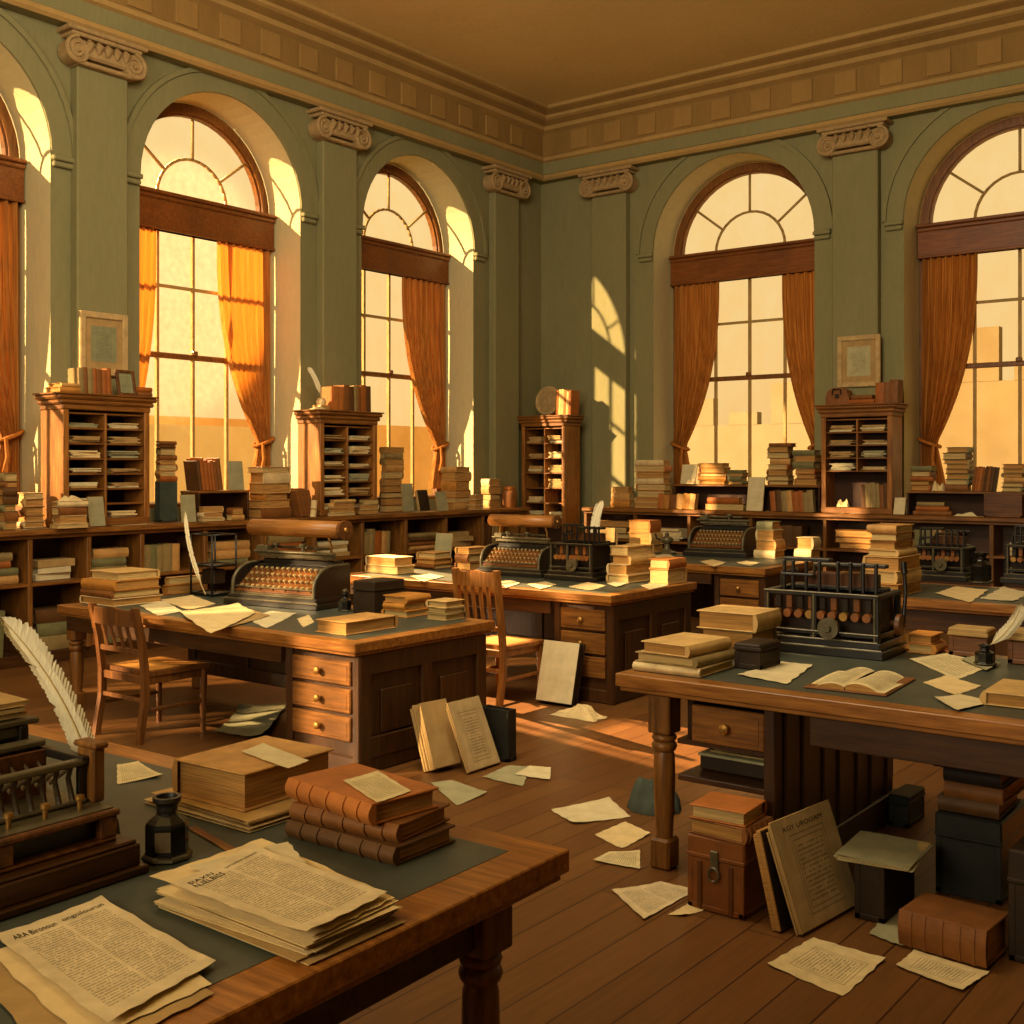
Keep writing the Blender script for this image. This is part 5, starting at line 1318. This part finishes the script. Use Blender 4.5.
def mound(u, v):
    x, y = (u-.5)*2, (v-.5)*2; r2 = max(0, 1-(x*x+y*y)**.9)
    k_ = min(1, 1/max(.001, (x*x+y*y)**.5)); x, y = (x*k_, y*k_) if x*x+y*y > 1 else (x, y)
    h_ = .15*r2**.55*(1+.16*math.sin(7*x+3*y)+.12*math.sin(9*y-4*x)) if r2 > 0 else 0
    return (.135*x+.006*math.sin(15*y), .12*y, .002+h_)
b.grid(26, 26, mound)
tag(b.build('cloth_bundle', M['teal'], None, (q_[0], q_[1], 0)), 'rounded heap of green-grey cloth on the floor behind the fluted desk leg', 'cloth')
# ================================================================ DESK BEHIND THE OPEN-LEDGER DESK
tF = ZF+.0014
s = stack('wide lower pile beside the two rear machines', (898, 592), 855, 924, 558, tF, 3, LIT, parts=True, bmax=.5)
stack('upper pile beside the two rear machines', (912, 559), 880, 930, 527, top_of(s), 4, LIT, parts=True, z0=top_of(s)+.001, amax=.34, bmax=.38, on=s)
pm = pz(962, 583, ZF)
c3 = calculating_machine('dark calculating machine beside the tall pile behind the open-ledger desk', (pm[0]-.22, pm[1]+.25, tF), 0, .42, .34, .34, False)
pm = pz(1072, 588, ZF)
calculating_machine('dark calculating machine cut off by the picture edge, behind the open-ledger desk', (pm[0]-.25, pm[1]+.25, tF), 0, .5, .34, .4, False)
ink_bottle('square-shouldered dark ink bottle between the two machines behind the open-ledger desk', (981, 583), tF, .075, .24, False)
sheet('cream sheets spread before the machine behind the open-ledger desk', [(936, 594), (956, 587), (988, 591), (970, 603)], tF, 'paper', .008)
sheet('cream sheet at the edge of the desk behind the open-ledger desk', [(980, 599), (1003, 588), (1030, 593), (1014, 602)], tF+.001, 'paper_b', .008)
# ================================================================ THINGS ON THE LOW BOOKCASES AND CABINETS
tW = ZW+.0015
C0, C1, C2, C3 = cabs['C0'], cabs['C1'], cabs['C2'], cabs['C3']
dL = .42
# --- sunlit wall
stack('first dark pile along the sunlit bookcase', (4, 530), -14, 19, 473, tW, 7, DULL, bmax=.6, amax=.4)
stack('second pile along the sunlit bookcase', (24, 527), 14, 46, 493, tW, 5, WARM, amax=.34)
s = stack('wide pile just before the picture-topped cabinet', (58, 525), 46, 90, 502, tW, 4, WARM, amax=.12, bmax=.3, B=(-9.37, -9.2, 3, 12))
crumpled('bright crumpled paper on the wide pile before the picture-topped cabinet', (0, 0), 0, .09, .22, .05).location = (s[0][0], s[0][1], top_of(s)+.001)
yy = onx(90, -9.32)
slabs('grey-green card leaning at the foot of the picture-topped cabinet', (-9.32, yy), (0, 1), .16, .27, .012, rad(9), (-1, 0), 'paper_g', 'card', 'card', tW)
def esheet(lab, left, p0, p1, m='paper', d=.07, skew=.02):
    if left: a, b = onx(p0, FX), onx(p1, FX); W = [(FX-d, a+skew), (FX-d+.01, b-skew), (FX+.012, b), (FX+.015, a)]
    else: a, b = ony(p0, FY), ony(p1, FY); W = [(a+skew, FY+d), (b-skew, FY+d-.01), (b, FY-.012), (a, FY-.015)]
    sheet(lab, None, tW, m, .004, W=W)
esheet('pale sheet at the outer edge of the sunlit bookcase top', True, 24, 56, 'paper_b', .06)
esheet('cream sheet before the picture-topped cabinet', True, 113, 152)
s = crate('teal-black ledger box standing by the picture-topped cabinet', (160, 519), 155, 189, 482, tW, 'teal', lid=False, amax=.3, bmax=.2)
stack('tall pile on the teal-black ledger box', (160, 482), 155, 184, 441, s[0][2], 8, DULL, z0=s[0][2]+.001, amax=.26, bmax=.3, on=s)
yy = onx(176, -9.36)
slabs('grey-brown folder leaning beside the teal-black ledger box', (-9.31, onx(182, -9.31)), (0, 1), .17, .27, .01, rad(6), (-1, 0), 'paper_g', 'folder', 'folder', tW)
# riser crate with leaning row
def riser(label, T, s0, s1, n0, n1, z0, h, m='dark_x'):
    loc = Vector(T((s0+s1)/2, (n0+n1)/2, z0)); TT = lambda s, n, z: Vector(T(s, n, z0+z))-loc
    r = thing('book_riser', label, 'riser', loc)
    k = MB(TT); k.box(((s0+s1)/2, (n0+n1)/2, h-.012), (s1-s0, n1-n0, .024), 0, .004); k.build('board', M['wood_y' if T is LBT else 'wood_x'], r)
    for s in (s0+.012, s1-.012):
        k = MB(TT); k.box((s, (n0+n1)/2, (h-.024)/2), (.022, n1-n0-.01, h-.026), 0, .003); k.build('end_board', M['dark_z'], r)
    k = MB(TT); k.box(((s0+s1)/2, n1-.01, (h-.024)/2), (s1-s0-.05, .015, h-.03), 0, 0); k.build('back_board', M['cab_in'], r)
    return z0+h
ya, yb = onx(195, -9.5), onx(246, -9.5)
zr = riser('low wooden riser beyond the teal ledger box holding a leaning row of books', LBT, ya, yb, .14, .44, tW, .3)
row('leaning on the low wooden riser', (-9.46, onx(200, -9.46)), (0, 1), 7, onx(225, -9.46)-onx(200, -9.46)-.02, .33, .22, ['russet', 'brown', 'orange', 'umber', 'ochre'], rad(-8), zr+.001, face=-1, order='from its cabinet end')
slabs('pale grey card leaning at the end of the leaning row on the riser', (-9.47, onx(229, -9.47)), (0, 1), .2, .3, .008, rad(7), (-1, 0), 'paper_g', 'card', 'card', zr)
stack('flat paper-bound pile before the wooden riser', (203, 521), 197, 224, 507, tW, 3, ['cream', 'grey-brown', 'buff'], amax=.11, B=(-9.43, -9.26, 3, 12))
stack('pile near the middle of the wooden riser front', (232, 519), 226, 244, 508, tW, 2, ['tan', 'brown'], amax=.11, B=(-9.43, -9.26, 3, 12))
stack('sunlit pile between the riser and the fallen books', (262, 516), 246, 291, 467, tW, 6, ['tan', 'buff', 'ochre', 'cream', 'brown'], amax=.32, bmax=.46)
ya = onx(301, -9.42)
row('in the slumped row beside the quill-topped cabinet', (-9.42, ya), (0, 1), 4, .2, .32, .2, ['umber', 'grey-brown', 'russet', 'brown'], rad(-15), tW, face=-1, order='from the sunlit pile')
r = thing('paper_scroll', 'rolled cream paper scroll standing before the quill-topped cabinet', 'scroll', (-9.325, onx(313, -9.325), tW))
k = MB(); k.tube([(0, 0, 0), (0, .02, .18)], .035, 14); k.build('roll', M['paper'], r)
k = MB(); k.tube([(0, .009, .075), (0, .011, .095)], .0375, 14); k.build('band', M['paper_d'], r)
for (N, L_, R_, t_, n, c, lab, z0) in (((333, 514), 328, 356, 500, 4, ['cream', 'buff', 'tan'], 'pale low pile before the quill-topped cabinet', None),
                              ((362, 513), 358, 379, 500, 3, ['grey-brown', 'cream'], 'second low pile before the quill-topped cabinet', None)):
    stack(lab, N, L_, R_, t_, tW, n, c, amax=.085, B=(-9.39, -9.26, 3, 12))
stack('very tall pile standing beside the quill-topped cabinet', (385, 512), 379, 405, 447, tW, 10, DULL, amax=.34, bmax=.36)
y0_ = onx(406, -9.5)
slabs('grey-green card standing behind the dark leaning book', (-9.55, y0_), (0, 1), .2, .34, .01, rad(5), (-1, 0), 'paper_g', 'card', 'card', tW)
slabs('dark brown book leaning under the window next to the corner', (-9.42, onx(420, -9.42)), (0, 1), .19, .26, .04, rad(12), (-1, 0), 'darkbox', 'leaning_book', 'book', tW, n=2)
slabs('grey-green leaning card between two piles near the corner', (-9.32, onx(438, -9.32)), (0, 1), .2, .24, .01, rad(12), (-1, 0), 'paper_g', 'card', 'card', tW)
stack('sunlit pile behind the leaning card near the corner', (455, 505), 444, 476, 467, tW, 5, ['tan', 'ochre', 'buff', 'brown'], amax=.28, bmax=.36) if 0 else None
(cx, cy, zt), _, _ = stack('sunlit pile under the window next to the corner', (455, 508), 437, 472, 467, tW, 6, ['tan', 'ochre', 'buff', 'brown'], amax=.26, bmax=.4)
stack('pale low pile at the bookcase edge near the corner', (478, 510), 462, 486, 495, tW, 3, ['cream', 'buff'], amax=.13, bmax=.2)
stack('pile nearest the corner on the sunlit bookcase', (490, 508), 481, 502, 479, tW, 4, WARM, amax=.26, bmax=.34)
esheet('cream sheet on the bookcase edge near the dark leaning book', True, 410, 436, 'paper', .05)
p = (-9.45, 12.17)
r = thing('jar', 'brown stoneware jar at the corner end of the sunlit bookcase', 'jar', (p[0], p[1], tW))
k = MB(); k.lathe([(.09, 0), (.1, .02), (.1, .2), (.09, .23), (.075, .24)], n=18); k.build('body', CV['brown'], r)
k = MB(); k.lathe([(.085, .24), (.09, .255), (.085, .275), (.02, .285)], n=18); k.build('lid', CV['russet'], r)
# cabinet tops
def top(c): return c[0][2]+c[3]+.0015
z0 = top(C0); cy = C0[0][1]; w = C0[1]
stack('small pile at the outer end of the picture-topped cabinet top', (0, 0), 0, 0, 0, 0, 0) if 0 else None
def flat(lab, x, y, z, a, b, t, col, sp='+x', rz=0): make_book(lab, (x, y, z), a, b, t, col, sp, (0, 0, rz), 'books on cabinet tops', False)
flat('lower flat book at the outer end of the picture-topped cabinet top', -9.56, cy-w/2+.09, z0, .26, .2, .05, 'ochre'); flat('upper flat book at the outer end of the picture-topped cabinet top', -9.56, cy-w/2+.1, z0+.051, .24, .18, .035, 'tan')
row('on top of the picture-topped cabinet', (-9.46, cy-w/2+.2), (0, 1), 7, .33, .25, .18, ['brown', 'umber', 'russet', 'grey-brown'], rad(-2), z0, face=-1, order='from the outer end')
def small_frame(lab, x, y, z, w_, h_):
    r = thing('picture_frame', lab, 'picture', (x, y, z), (0, rad(-12), 0))
    k = MB()
    for sg in (-1, 1): k.box((-.012, sg*(w_/2-.015), h_/2), (.022, .03, h_), 0, .004); k.box((-.012, 0, h_/2+sg*(h_/2-.015)), (.022, w_-.06, .03), 0, .004)
    k.build('frame', M['machine_wood'], r)
    k = MB(); k.grid(1, 1, lambda u, v: (-.014, (u-.5)*(w_-.05), h_/2+(v-.5)*(h_-.05)), 0, False); k.build('print', M['engr'], r)
small_frame('small dark framed picture leaning on top of the first cabinet', -9.43, cy+.24, z0+.001, .2, .25)
for k in range(2): flat('%s flat book beside the small framed picture on the cabinet' % ['lower', 'upper'][k], -9.56, cy+w/2-.02, z0+.046*k, .24, .16, .045, ['brown', 'russet'][k])
z0 = top(C1); cy = C1[0][1]; w = C1[1]
r = thing('inkwell', 'cream inkwell holding the quill on top of the second cabinet', 'inkwell', (-9.55, cy-w/2+.16, z0))
k = MB(); k.box((0, 0, .03), (.14, .14, .055), 0, .006); k.build('base', CV['tan'], r)
k = MB(); k.lathe([(.05, .058), (.055, .1), (.04, .13), (.03, .135), (.02, .12)], n=14); k.build('cup', CV['cream'], r)
quill('white quill standing on top of the second cabinet', (-9.55, cy-w/2+.16, z0+.137), (-9.6, cy-w/2-.0, z0+.47), .03, bend=.06)
crumpled('small cream paper heap beside the inkwell on the second cabinet', (0, 0), 0, .16, .12, .05).location = (-9.47, cy-w/2+.03, z0)
slabs('large orange book standing on top of the quill-topped cabinet', (-9.46, cy-w/2+.27), (0, 1), .2, .31, .06, rad(2), (-1, 0), 'ob', 'book', 'book', z0, n=1, parts_m='pages') if 0 else None
row('standing on top of the quill-topped cabinet', (-9.45, cy-w/2+.26), (0, 1), 8, .58, .31, .22, ['orange', 'brown', 'russet', 'umber', 'brown', 'grey-brown'], rad(-1), z0, face=-1, order='from the quill', cols=['orange', 'orange', 'brown', 'umber', 'grey-brown', 'brown', 'russet', 'umber'])
z0 = top(C3); cx = C3[0][0]
r = thing('round_plaque', 'round pale plaque leaning on top of the corner cabinet', 'plaque', (cx-.08, 13.02, z0+.215), (rad(-8), 0, 0))
k = MB(lambda a, b_, c: (a, c, b_)); n = 36
circ = lambda rr: [(rr*math.cos(2*math.pi*k/n), rr*math.sin(2*math.pi*k/n)) for k in range(n)]
k.prism(circ(.205), 0, .03); k.build('disc', M['stone'], r)
k = MB(lambda a, b_, c: (a, c, b_)); k.prism(circ(.16), -.006, .002); k.build('face', M['capital'], r)
k = MB(); k.tube([(.185*math.cos(2*math.pi*q/36), -.002, .185*math.sin(2*math.pi*q/36)) for q in range(37)], .012, 6)
k.tube([(.03, -.01, -.06), (.045, -.01, 0), (0, -.012, .06), (-.05, -.01, .02), (-.02, -.01, -.03), (.02, -.01, -.01)], .008, 6); k.build('relief', M['stone'], r)
row('on top of the corner cabinet', (cx+.135, 12.9), (1, 0), 6, .26, .36, .22, ['ochre', 'buff', 'orange', 'russet', 'brown'], rad(3), z0, face=-1, order='from the round plaque')
z0 = top(C2); cx, w = C2[0][0], C2[1]
r = thing('bag', 'rounded brown leather bag on top of the cabinet under the engraving', 'bag', (cx-w*.3, 13.15, z0))
k = MB(lambda a, b_, c: (a, c, b_)); k.prism([(-.14, 0), (.14, 0), (.145, .08), (.11, .17), (.04, .2), (-.06, .2), (-.12, .16), (-.145, .08)], -.08, .08); k.build('body', M['case'], r)
k = MB(); k.tube([(-.06, -.085, .12), (-.05, -.09, .18), (.04, -.09, .18), (.05, -.085, .12)], .01, 6); k.box((0, -.084, .1), (.05, .012, .05), 0, .004); k.build('handle', M['darkbox'], r)
for k in range(2): flat('%s flat book between the bag and the upright book under the engraving' % ['lower', 'upper'][k], cx+.055, 13.14, z0+.051*k, .3-.05*k, .2, .05, ['russet', 'brown'][k], '-y')
row('on top of the bag-topped cabinet', (cx+w*.24, 13.06), (1, 0), 3, .26, .27, .18, ['russet', 'brown'], rad(2), z0, face=-1, order='from the bag')
# --- facing wall
def S(lab, N, L_, R_, t_, n, pal=WARM, a=None, b=.3, z=tW, z0=None, B=None): return stack(lab, N, L_, R_, t_, z, n, pal, amax=a, bmax=b, z0=z0, B=B)
S('small pile where the facing bookcase meets the corner', (630, 507), 611, 636, 487, 3, LIT)
S('flat wide pair of books in front at the corner end of the facing bookcase', (636, 509.5), 597, 642, 500, 2, LIT, b=.12) if 0 else None
s = S('tall sunlit pile near the corner on the facing bookcase', (664, 506), 634, 672, 460, 8, ['tan', 'buff', 'ochre', 'cream', 'orange', 'brown'], b=.32)
xa, xb = ony(674, 13.1), ony(768, 13.1)
zr = riser('long low riser board under the first facing window carrying piles', RBT, xa, ony(824, 13.1)-.05, .12, .38, tW, .32)
p0 = ony(676, 13.2)
slabs('pale card leaning on the riser beside the tall sunlit pile', (ony(680, 13.12), 13.12), (1, 0), .22, .26, .01, rad(14), (0, 1), 'paper_b', 'card', 'card', zr)
crumpled('pale crumpled paper on the riser before the leaning pale card', (0, 0), 0, .12, .07, .06).location = (ony(693, 13.1)-.02, 13.08-.0, zr+.002)
def RS(lab, L_, N_, top, n, pal, z, y=13.15, b=.2):
    x0, x1 = ony(L_, y), ony(N_, y); h = zat(top, x1, y)-z; zz = z+.0015; ws = [R.uniform(.7, 1.3) for _ in range(n)]; q = sum(ws)
    for i in range(n):
        k = n-1-i; col = R.choice(pal); t = h*ws[i]/q-.0008; ka = R.uniform(.86, 1)
        lab2 = ('lowest %s book in the %s' % (col, lab)) if k == n-1 else '%s book %s in the %s' % (col, ORD[k], lab)
        make_book(lab2, ((x0+x1)/2+R.uniform(-.02, .02), y+b/2+R.uniform(-.008, .008), zz), (x1-x0)*ka, b*R.uniform(.9, 1), t, col, R.choice(['-x', '+x', '-y']), (0, 0, R.uniform(-.06, .06)), 'books in piles', False, R.random() < .4); zz += t+.0008
RS('squat pile on the first riser', 697, 725, 463, 5, LIT, zr)
RS('grey pile on the first riser', 727, 742, 470, 4, ['sage', 'grey-brown', 'olive'], zr)
RS('tall pile on the first riser', 767, 790, 443, 8, DULL, zr)
RS('first-riser pile touching the bag-topped cabinet', 793, 816, 450, 6, DULL+['sage'], zr)
row('below the leaning pale card', (ony(657, 12.97), 12.97), (1, 0), 6, ony(694, 13.0)-ony(657, 13.0), .2, .1, ['ochre', 'orange', 'tan', 'cream', 'brown'], rad(6), tW, face=-1, order='from the sunlit pile')
S('flat wide pair before the first riser', (743, 510), 705, 747, 498, 2, ['russet', 'brown', 'tan'], b=.1, B=(-9, 3, 12.93, 13.08))
slabs('clipboard with a pale sheet propped against the riser', (ony(746, 13.0), 13.0), (1, 0), .22, .42, .012, rad(10), (0, 1), 'paper_b', 'clipboard', 'clipboard', tW)
row('below the tall pile of the first riser', (ony(771, 13.03), 13.03), (1, 0), 8, ony(819, 13.03)-ony(771, 13.03)-.06, .27, .08, ['umber', 'orange', 'russet', 'grey-brown', 'tan'], rad(-5), tW, face=-1, order='from the clipboard')
crumpled('crumpled cream paper in the lower opening of the bag-topped cabinet', (0, 0), 0, .14, .1, .09).location = (C2[0][0]-.2, 13.12, C2[0][2]+.072)
c2z = C2[0][2]+.09
x0, z_ = C2[0][0], C2[0][2]
row('in the bottom opening of the bag-topped cabinet', (x0+.04, 13.08), (1, 0), 7, .34, .3, .16, ['brown', 'grey-brown', 'umber', 'tan'], rad(-3), z_+.0705, face=-1, order='from the dark opening')
slabs('small white card leaning at the foot of the bag-topped cabinet', (ony(893, 12.99), 12.99), (1, 0), .13, .2, .006, rad(16), (0, 1), 'paper_b', 'card', 'card', tW)
esheet('cream sheet on the bookcase edge before the bag-topped cabinet', False, 822, 845, 'paper', .035)
esheet('pale sheet on the bookcase edge by the bag-topped cabinet', False, 848, 872, 'paper_b', .035)
esheet('cream sheet on the bookcase edge below the clipboard', False, 764, 783, 'paper', .03)
xa = ony(907, 13.1); xb = xa+2.3
zr2 = riser('long low riser board under the second facing window carrying piles', RBT, xa, xb, .12, .38, tW, .27)
RS('squat pile on the second riser', 909, 931, 466, 5, DULL, zr2)
RS('tall pile on the second riser', 943, 969, 447, 8, DULL, zr2)
row('in the leaning row on the second riser', (ony(971, 13.12), 13.12), (1, 0), 7, ony(990, 13.12)-ony(971, 13.12)+.02, .28, .2, ['russet', 'orange', 'brown', 'umber'], rad(8), zr2, face=-1, order='from the tall pile')
RS('edge pile on the second riser', 1001, 1025, 464, 6, DULL, zr2)
crumpled('white crumpled paper between two piles on the second riser', (0, 0), 0, .14, .12, .1).location = (ony(938.5, 13.2), 13.2, zr2+.002)
for k, (a_, b_, t_) in enumerate(((.42, .09, .05), (.36, .09, .05), (.3, .09, .045))):
    flat('%s paper-stuffed brown folder before the second riser' % ['lowest', 'middle', 'topmost'][k], ony(931, 13.0)+R.uniform(-.02, .02), 13.035, tW+.052*k, a_, b_, t_, ['brown', 'russet', 'grey-brown'][k], '-y')
crumpled('pale loose paper on the bookcase edge before the second riser', (0, 0), 0, .24, .06, .05, 'paper_b').location = (ony(966, 13.04), 13.04, tW)
crate('wooden tray box below the pile at the picture edge', (1022, 516), 984, 1026, 494, tW, 'machine_wood', lid=False, bmax=.1, B=(-9, 3, 12.93, 13.08))
esheet('pale sheet on the bookcase edge before the second riser', False, 948, 984, 'paper', .06)
# --- cubbies of the low bookcases
def cubby(T, s0, s1, z, hmax, name, kind, ax, depth=.3):
    c = (s0+s1)/2; w = s1-s0-.07
    if kind == 'stack':
        n = R.randint(3, 4); zz = z+.0015; q = R.uniform(.6, .85)*hmax/n
        for i in range(n):
            t = q*R.uniform(.8, 1.1); p = T(c+R.uniform(-.03, .03), .07+depth/2, zz); aa, bb = w*R.uniform(.68, .85), depth*R.uniform(.8, .95)
            if T is LBT: aa, bb = bb, aa
            k = n-1-i; col = R.choice(DULL)
            lab = ('lowest %s book in the %s' % (col, name)) if k == n-1 else '%s book %s in the %s' % (col, ORD[k], name)
            make_book(lab, p, aa, bb, t-.0008, col, '+x', (0, 0, R.uniform(-.05, .05)), 'books in the cubbies', False, R.random() < .5); zz += t
    elif kind == 'row':
        n = 5; p = T(s0+.05, .06, z); e = (0, 1) if T is LBT else (1, 0)
        row('in the %s' % name, (p[0], p[1]), e, n, w*R.uniform(.6, .75), hmax*.85, depth*.8, DULL, rad(R.choice([0, 3])), z, face=-1, order='along', group='books in the cubbies')
    else:
        n = 3; zz = z+.0015
        p = T(c, .07+depth/2, zz); me = paper_bundle(w*.8 if T is not LBT else depth, depth if T is not LBT else w*.8, hmax*.6)
        o = bpy.data.objects.new('paper_bundle', me); COL.objects.link(o); o.location = p
        tag(o, 'loose bundle of papers in the %s' % name, 'papers', 'paper bundles in the cubbies')
CN = ['outermost', 'second', 'third', 'fourth', 'fifth', 'sixth', 'seventh', 'eighth', 'ninth', 'tenth', 'eleventh', 'twelfth']
kinds = ['stack', 'papers', 'stack', 'row', 'stack', 'stack', 'papers', 'row', 'stack', 'papers', 'row', 'stack']
for i in range(2, len(ldv)-1):
    if ldv[i+1]-ldv[i] < .35: continue
    cubby(LBT, ldv[i], ldv[i+1], .7115, .34, '%s upper cubby of the sunlit bookcase' % CN[i-2], kinds[i-2], 'y')
for i in (2, 3, 4):
    cubby(LBT, ldv[i], ldv[i+1], .1005, .5, '%s lower cubby of the sunlit bookcase' % CN[i-2], 'row' if i != 3 else 'stack', 'y')
kinds = ['stack', 'papers', 'stack', 'row', 'stack', 'row', 'papers', 'row', 'stack']
for i in range(len(rdv)-1):
    cubby(RBT, rdv[i], rdv[i+1], .7585, .3, '%s upper cubby of the facing bookcase' % CN[i], kinds[i], 'x', .26)
for i in (4, 5):
    cubby(RBT, rdv[i], rdv[i+1], .1005, .5, '%s lower cubby of the facing bookcase' % CN[i], 'stack', 'x', .26)
# ================================================================ LIGHT, SKY, CAMERA
w = bpy.data.worlds.new('evening_sky'); scene.world = w; w.use_nodes = True; nt = w.node_tree
bg = nt.nodes['Background']; tc = nd(nt, 'ShaderNodeTexCoord'); sp = nd(nt, 'ShaderNodeSeparateXYZ'); nt.links.new(tc.outputs['Generated'], sp.inputs[0])
col = ramp(nt, math_(nt, 'ADD', math_(nt, 'MULTIPLY', sp.outputs[2], 1.0), .5), [(.46, (.84, .5, .17, 1)), (.56, (.88, .59, .24, 1)), (.72, (.86, .62, .28, 1))])
nt.links.new(col, bg.inputs['Color']); bg.inputs['Strength'].default_value = 1.0
sd = bpy.data.lights.new('low_sun', 'SUN'); so = bpy.data.objects.new('low_sun', sd); COL.objects.link(so)
sd.energy = 13.0; sd.color = (1, .72, .4); sd.angle = rad(.9)
so.rotation_euler = Vector((1, 1.6, -.72)).to_track_quat('-Z', 'Y').to_euler()
sl = bpy.data.lights.new('low_sun_shaft', 'SPOT'); so2 = bpy.data.objects.new('low_sun_shaft', sl); COL.objects.link(so2)  # added spot outside the window, throws the sun patch on the floor
sl.energy = 230000; sl.color = (1, .66, .32); sl.spot_size = rad(9); sl.spot_blend = .25; sl.shadow_soft_size = .12
so2.location = (-24.6, 10.56, 11.9); so2.rotation_euler = (Vector((-4.1, 6.35, 0))-Vector(so2.location)).to_track_quat('-Z', 'Y').to_euler()
def area(name, loc, target, size, e, c):
    l = bpy.data.lights.new(name, 'AREA'); l.energy = e; l.color = c; l.shape = 'RECTANGLE'; l.size, l.size_y = size
    o = bpy.data.objects.new(name, l); COL.objects.link(o); o.location = loc
    o.rotation_euler = (Vector(target)-Vector(loc)).to_track_quat('-Z', 'Y').to_euler(); return o
area('hall_lamp', (-5.5, -5.5, 4.6), (-5.5, 9, 2.2), (5, 3), 95, (1, .86, .6))  # added soft fill, unseen behind the camera
area('gallery_lamp', (-3.4, 3.4, 5.7), (-8.2, 11.5, 2.2), (3, 2), 260, (1, .86, .6))  # added fill above the view, brightens walls and far desks
area('ceiling_lamp', (-4.5, 4.5, 6.3), (-5.4, 7.5, 0), (3, 3), 90, (1, .84, .56))  # added downward fill over the desks, no fixture there
area('cove_lamp', (-2.2, -3.2, 3.2), (-3.5, 2, 6.76), (3, 3), 330, (1, .84, .56))  # added uplight behind the camera to brighten the ceiling
cd = bpy.data.cameras.new('camera'); co = bpy.data.objects.new('camera', cd); COL.objects.link(co)
co.location = (0, 0, H); co.rotation_euler = (rad(90), 0, YAW)
cd.sensor_width = 36; cd.lens = F/1024*36; cd.shift_y = -(512-HY)/1024; cd.clip_start = .05; cd.clip_end = 300
scene.camera = co
scene.view_settings.view_transform = 'Standard'; scene.view_settings.look = 'None'; scene.view_settings.exposure = .12
cy_ = scene.cycles
cy_.max_bounces = 8; cy_.diffuse_bounces = 5; cy_.transparent_max_bounces = 12; cy_.use_denoising = True; cy_.caustics_reflective = False; cy_.caustics_refractive = False
cy_.sample_clamp_indirect = 6
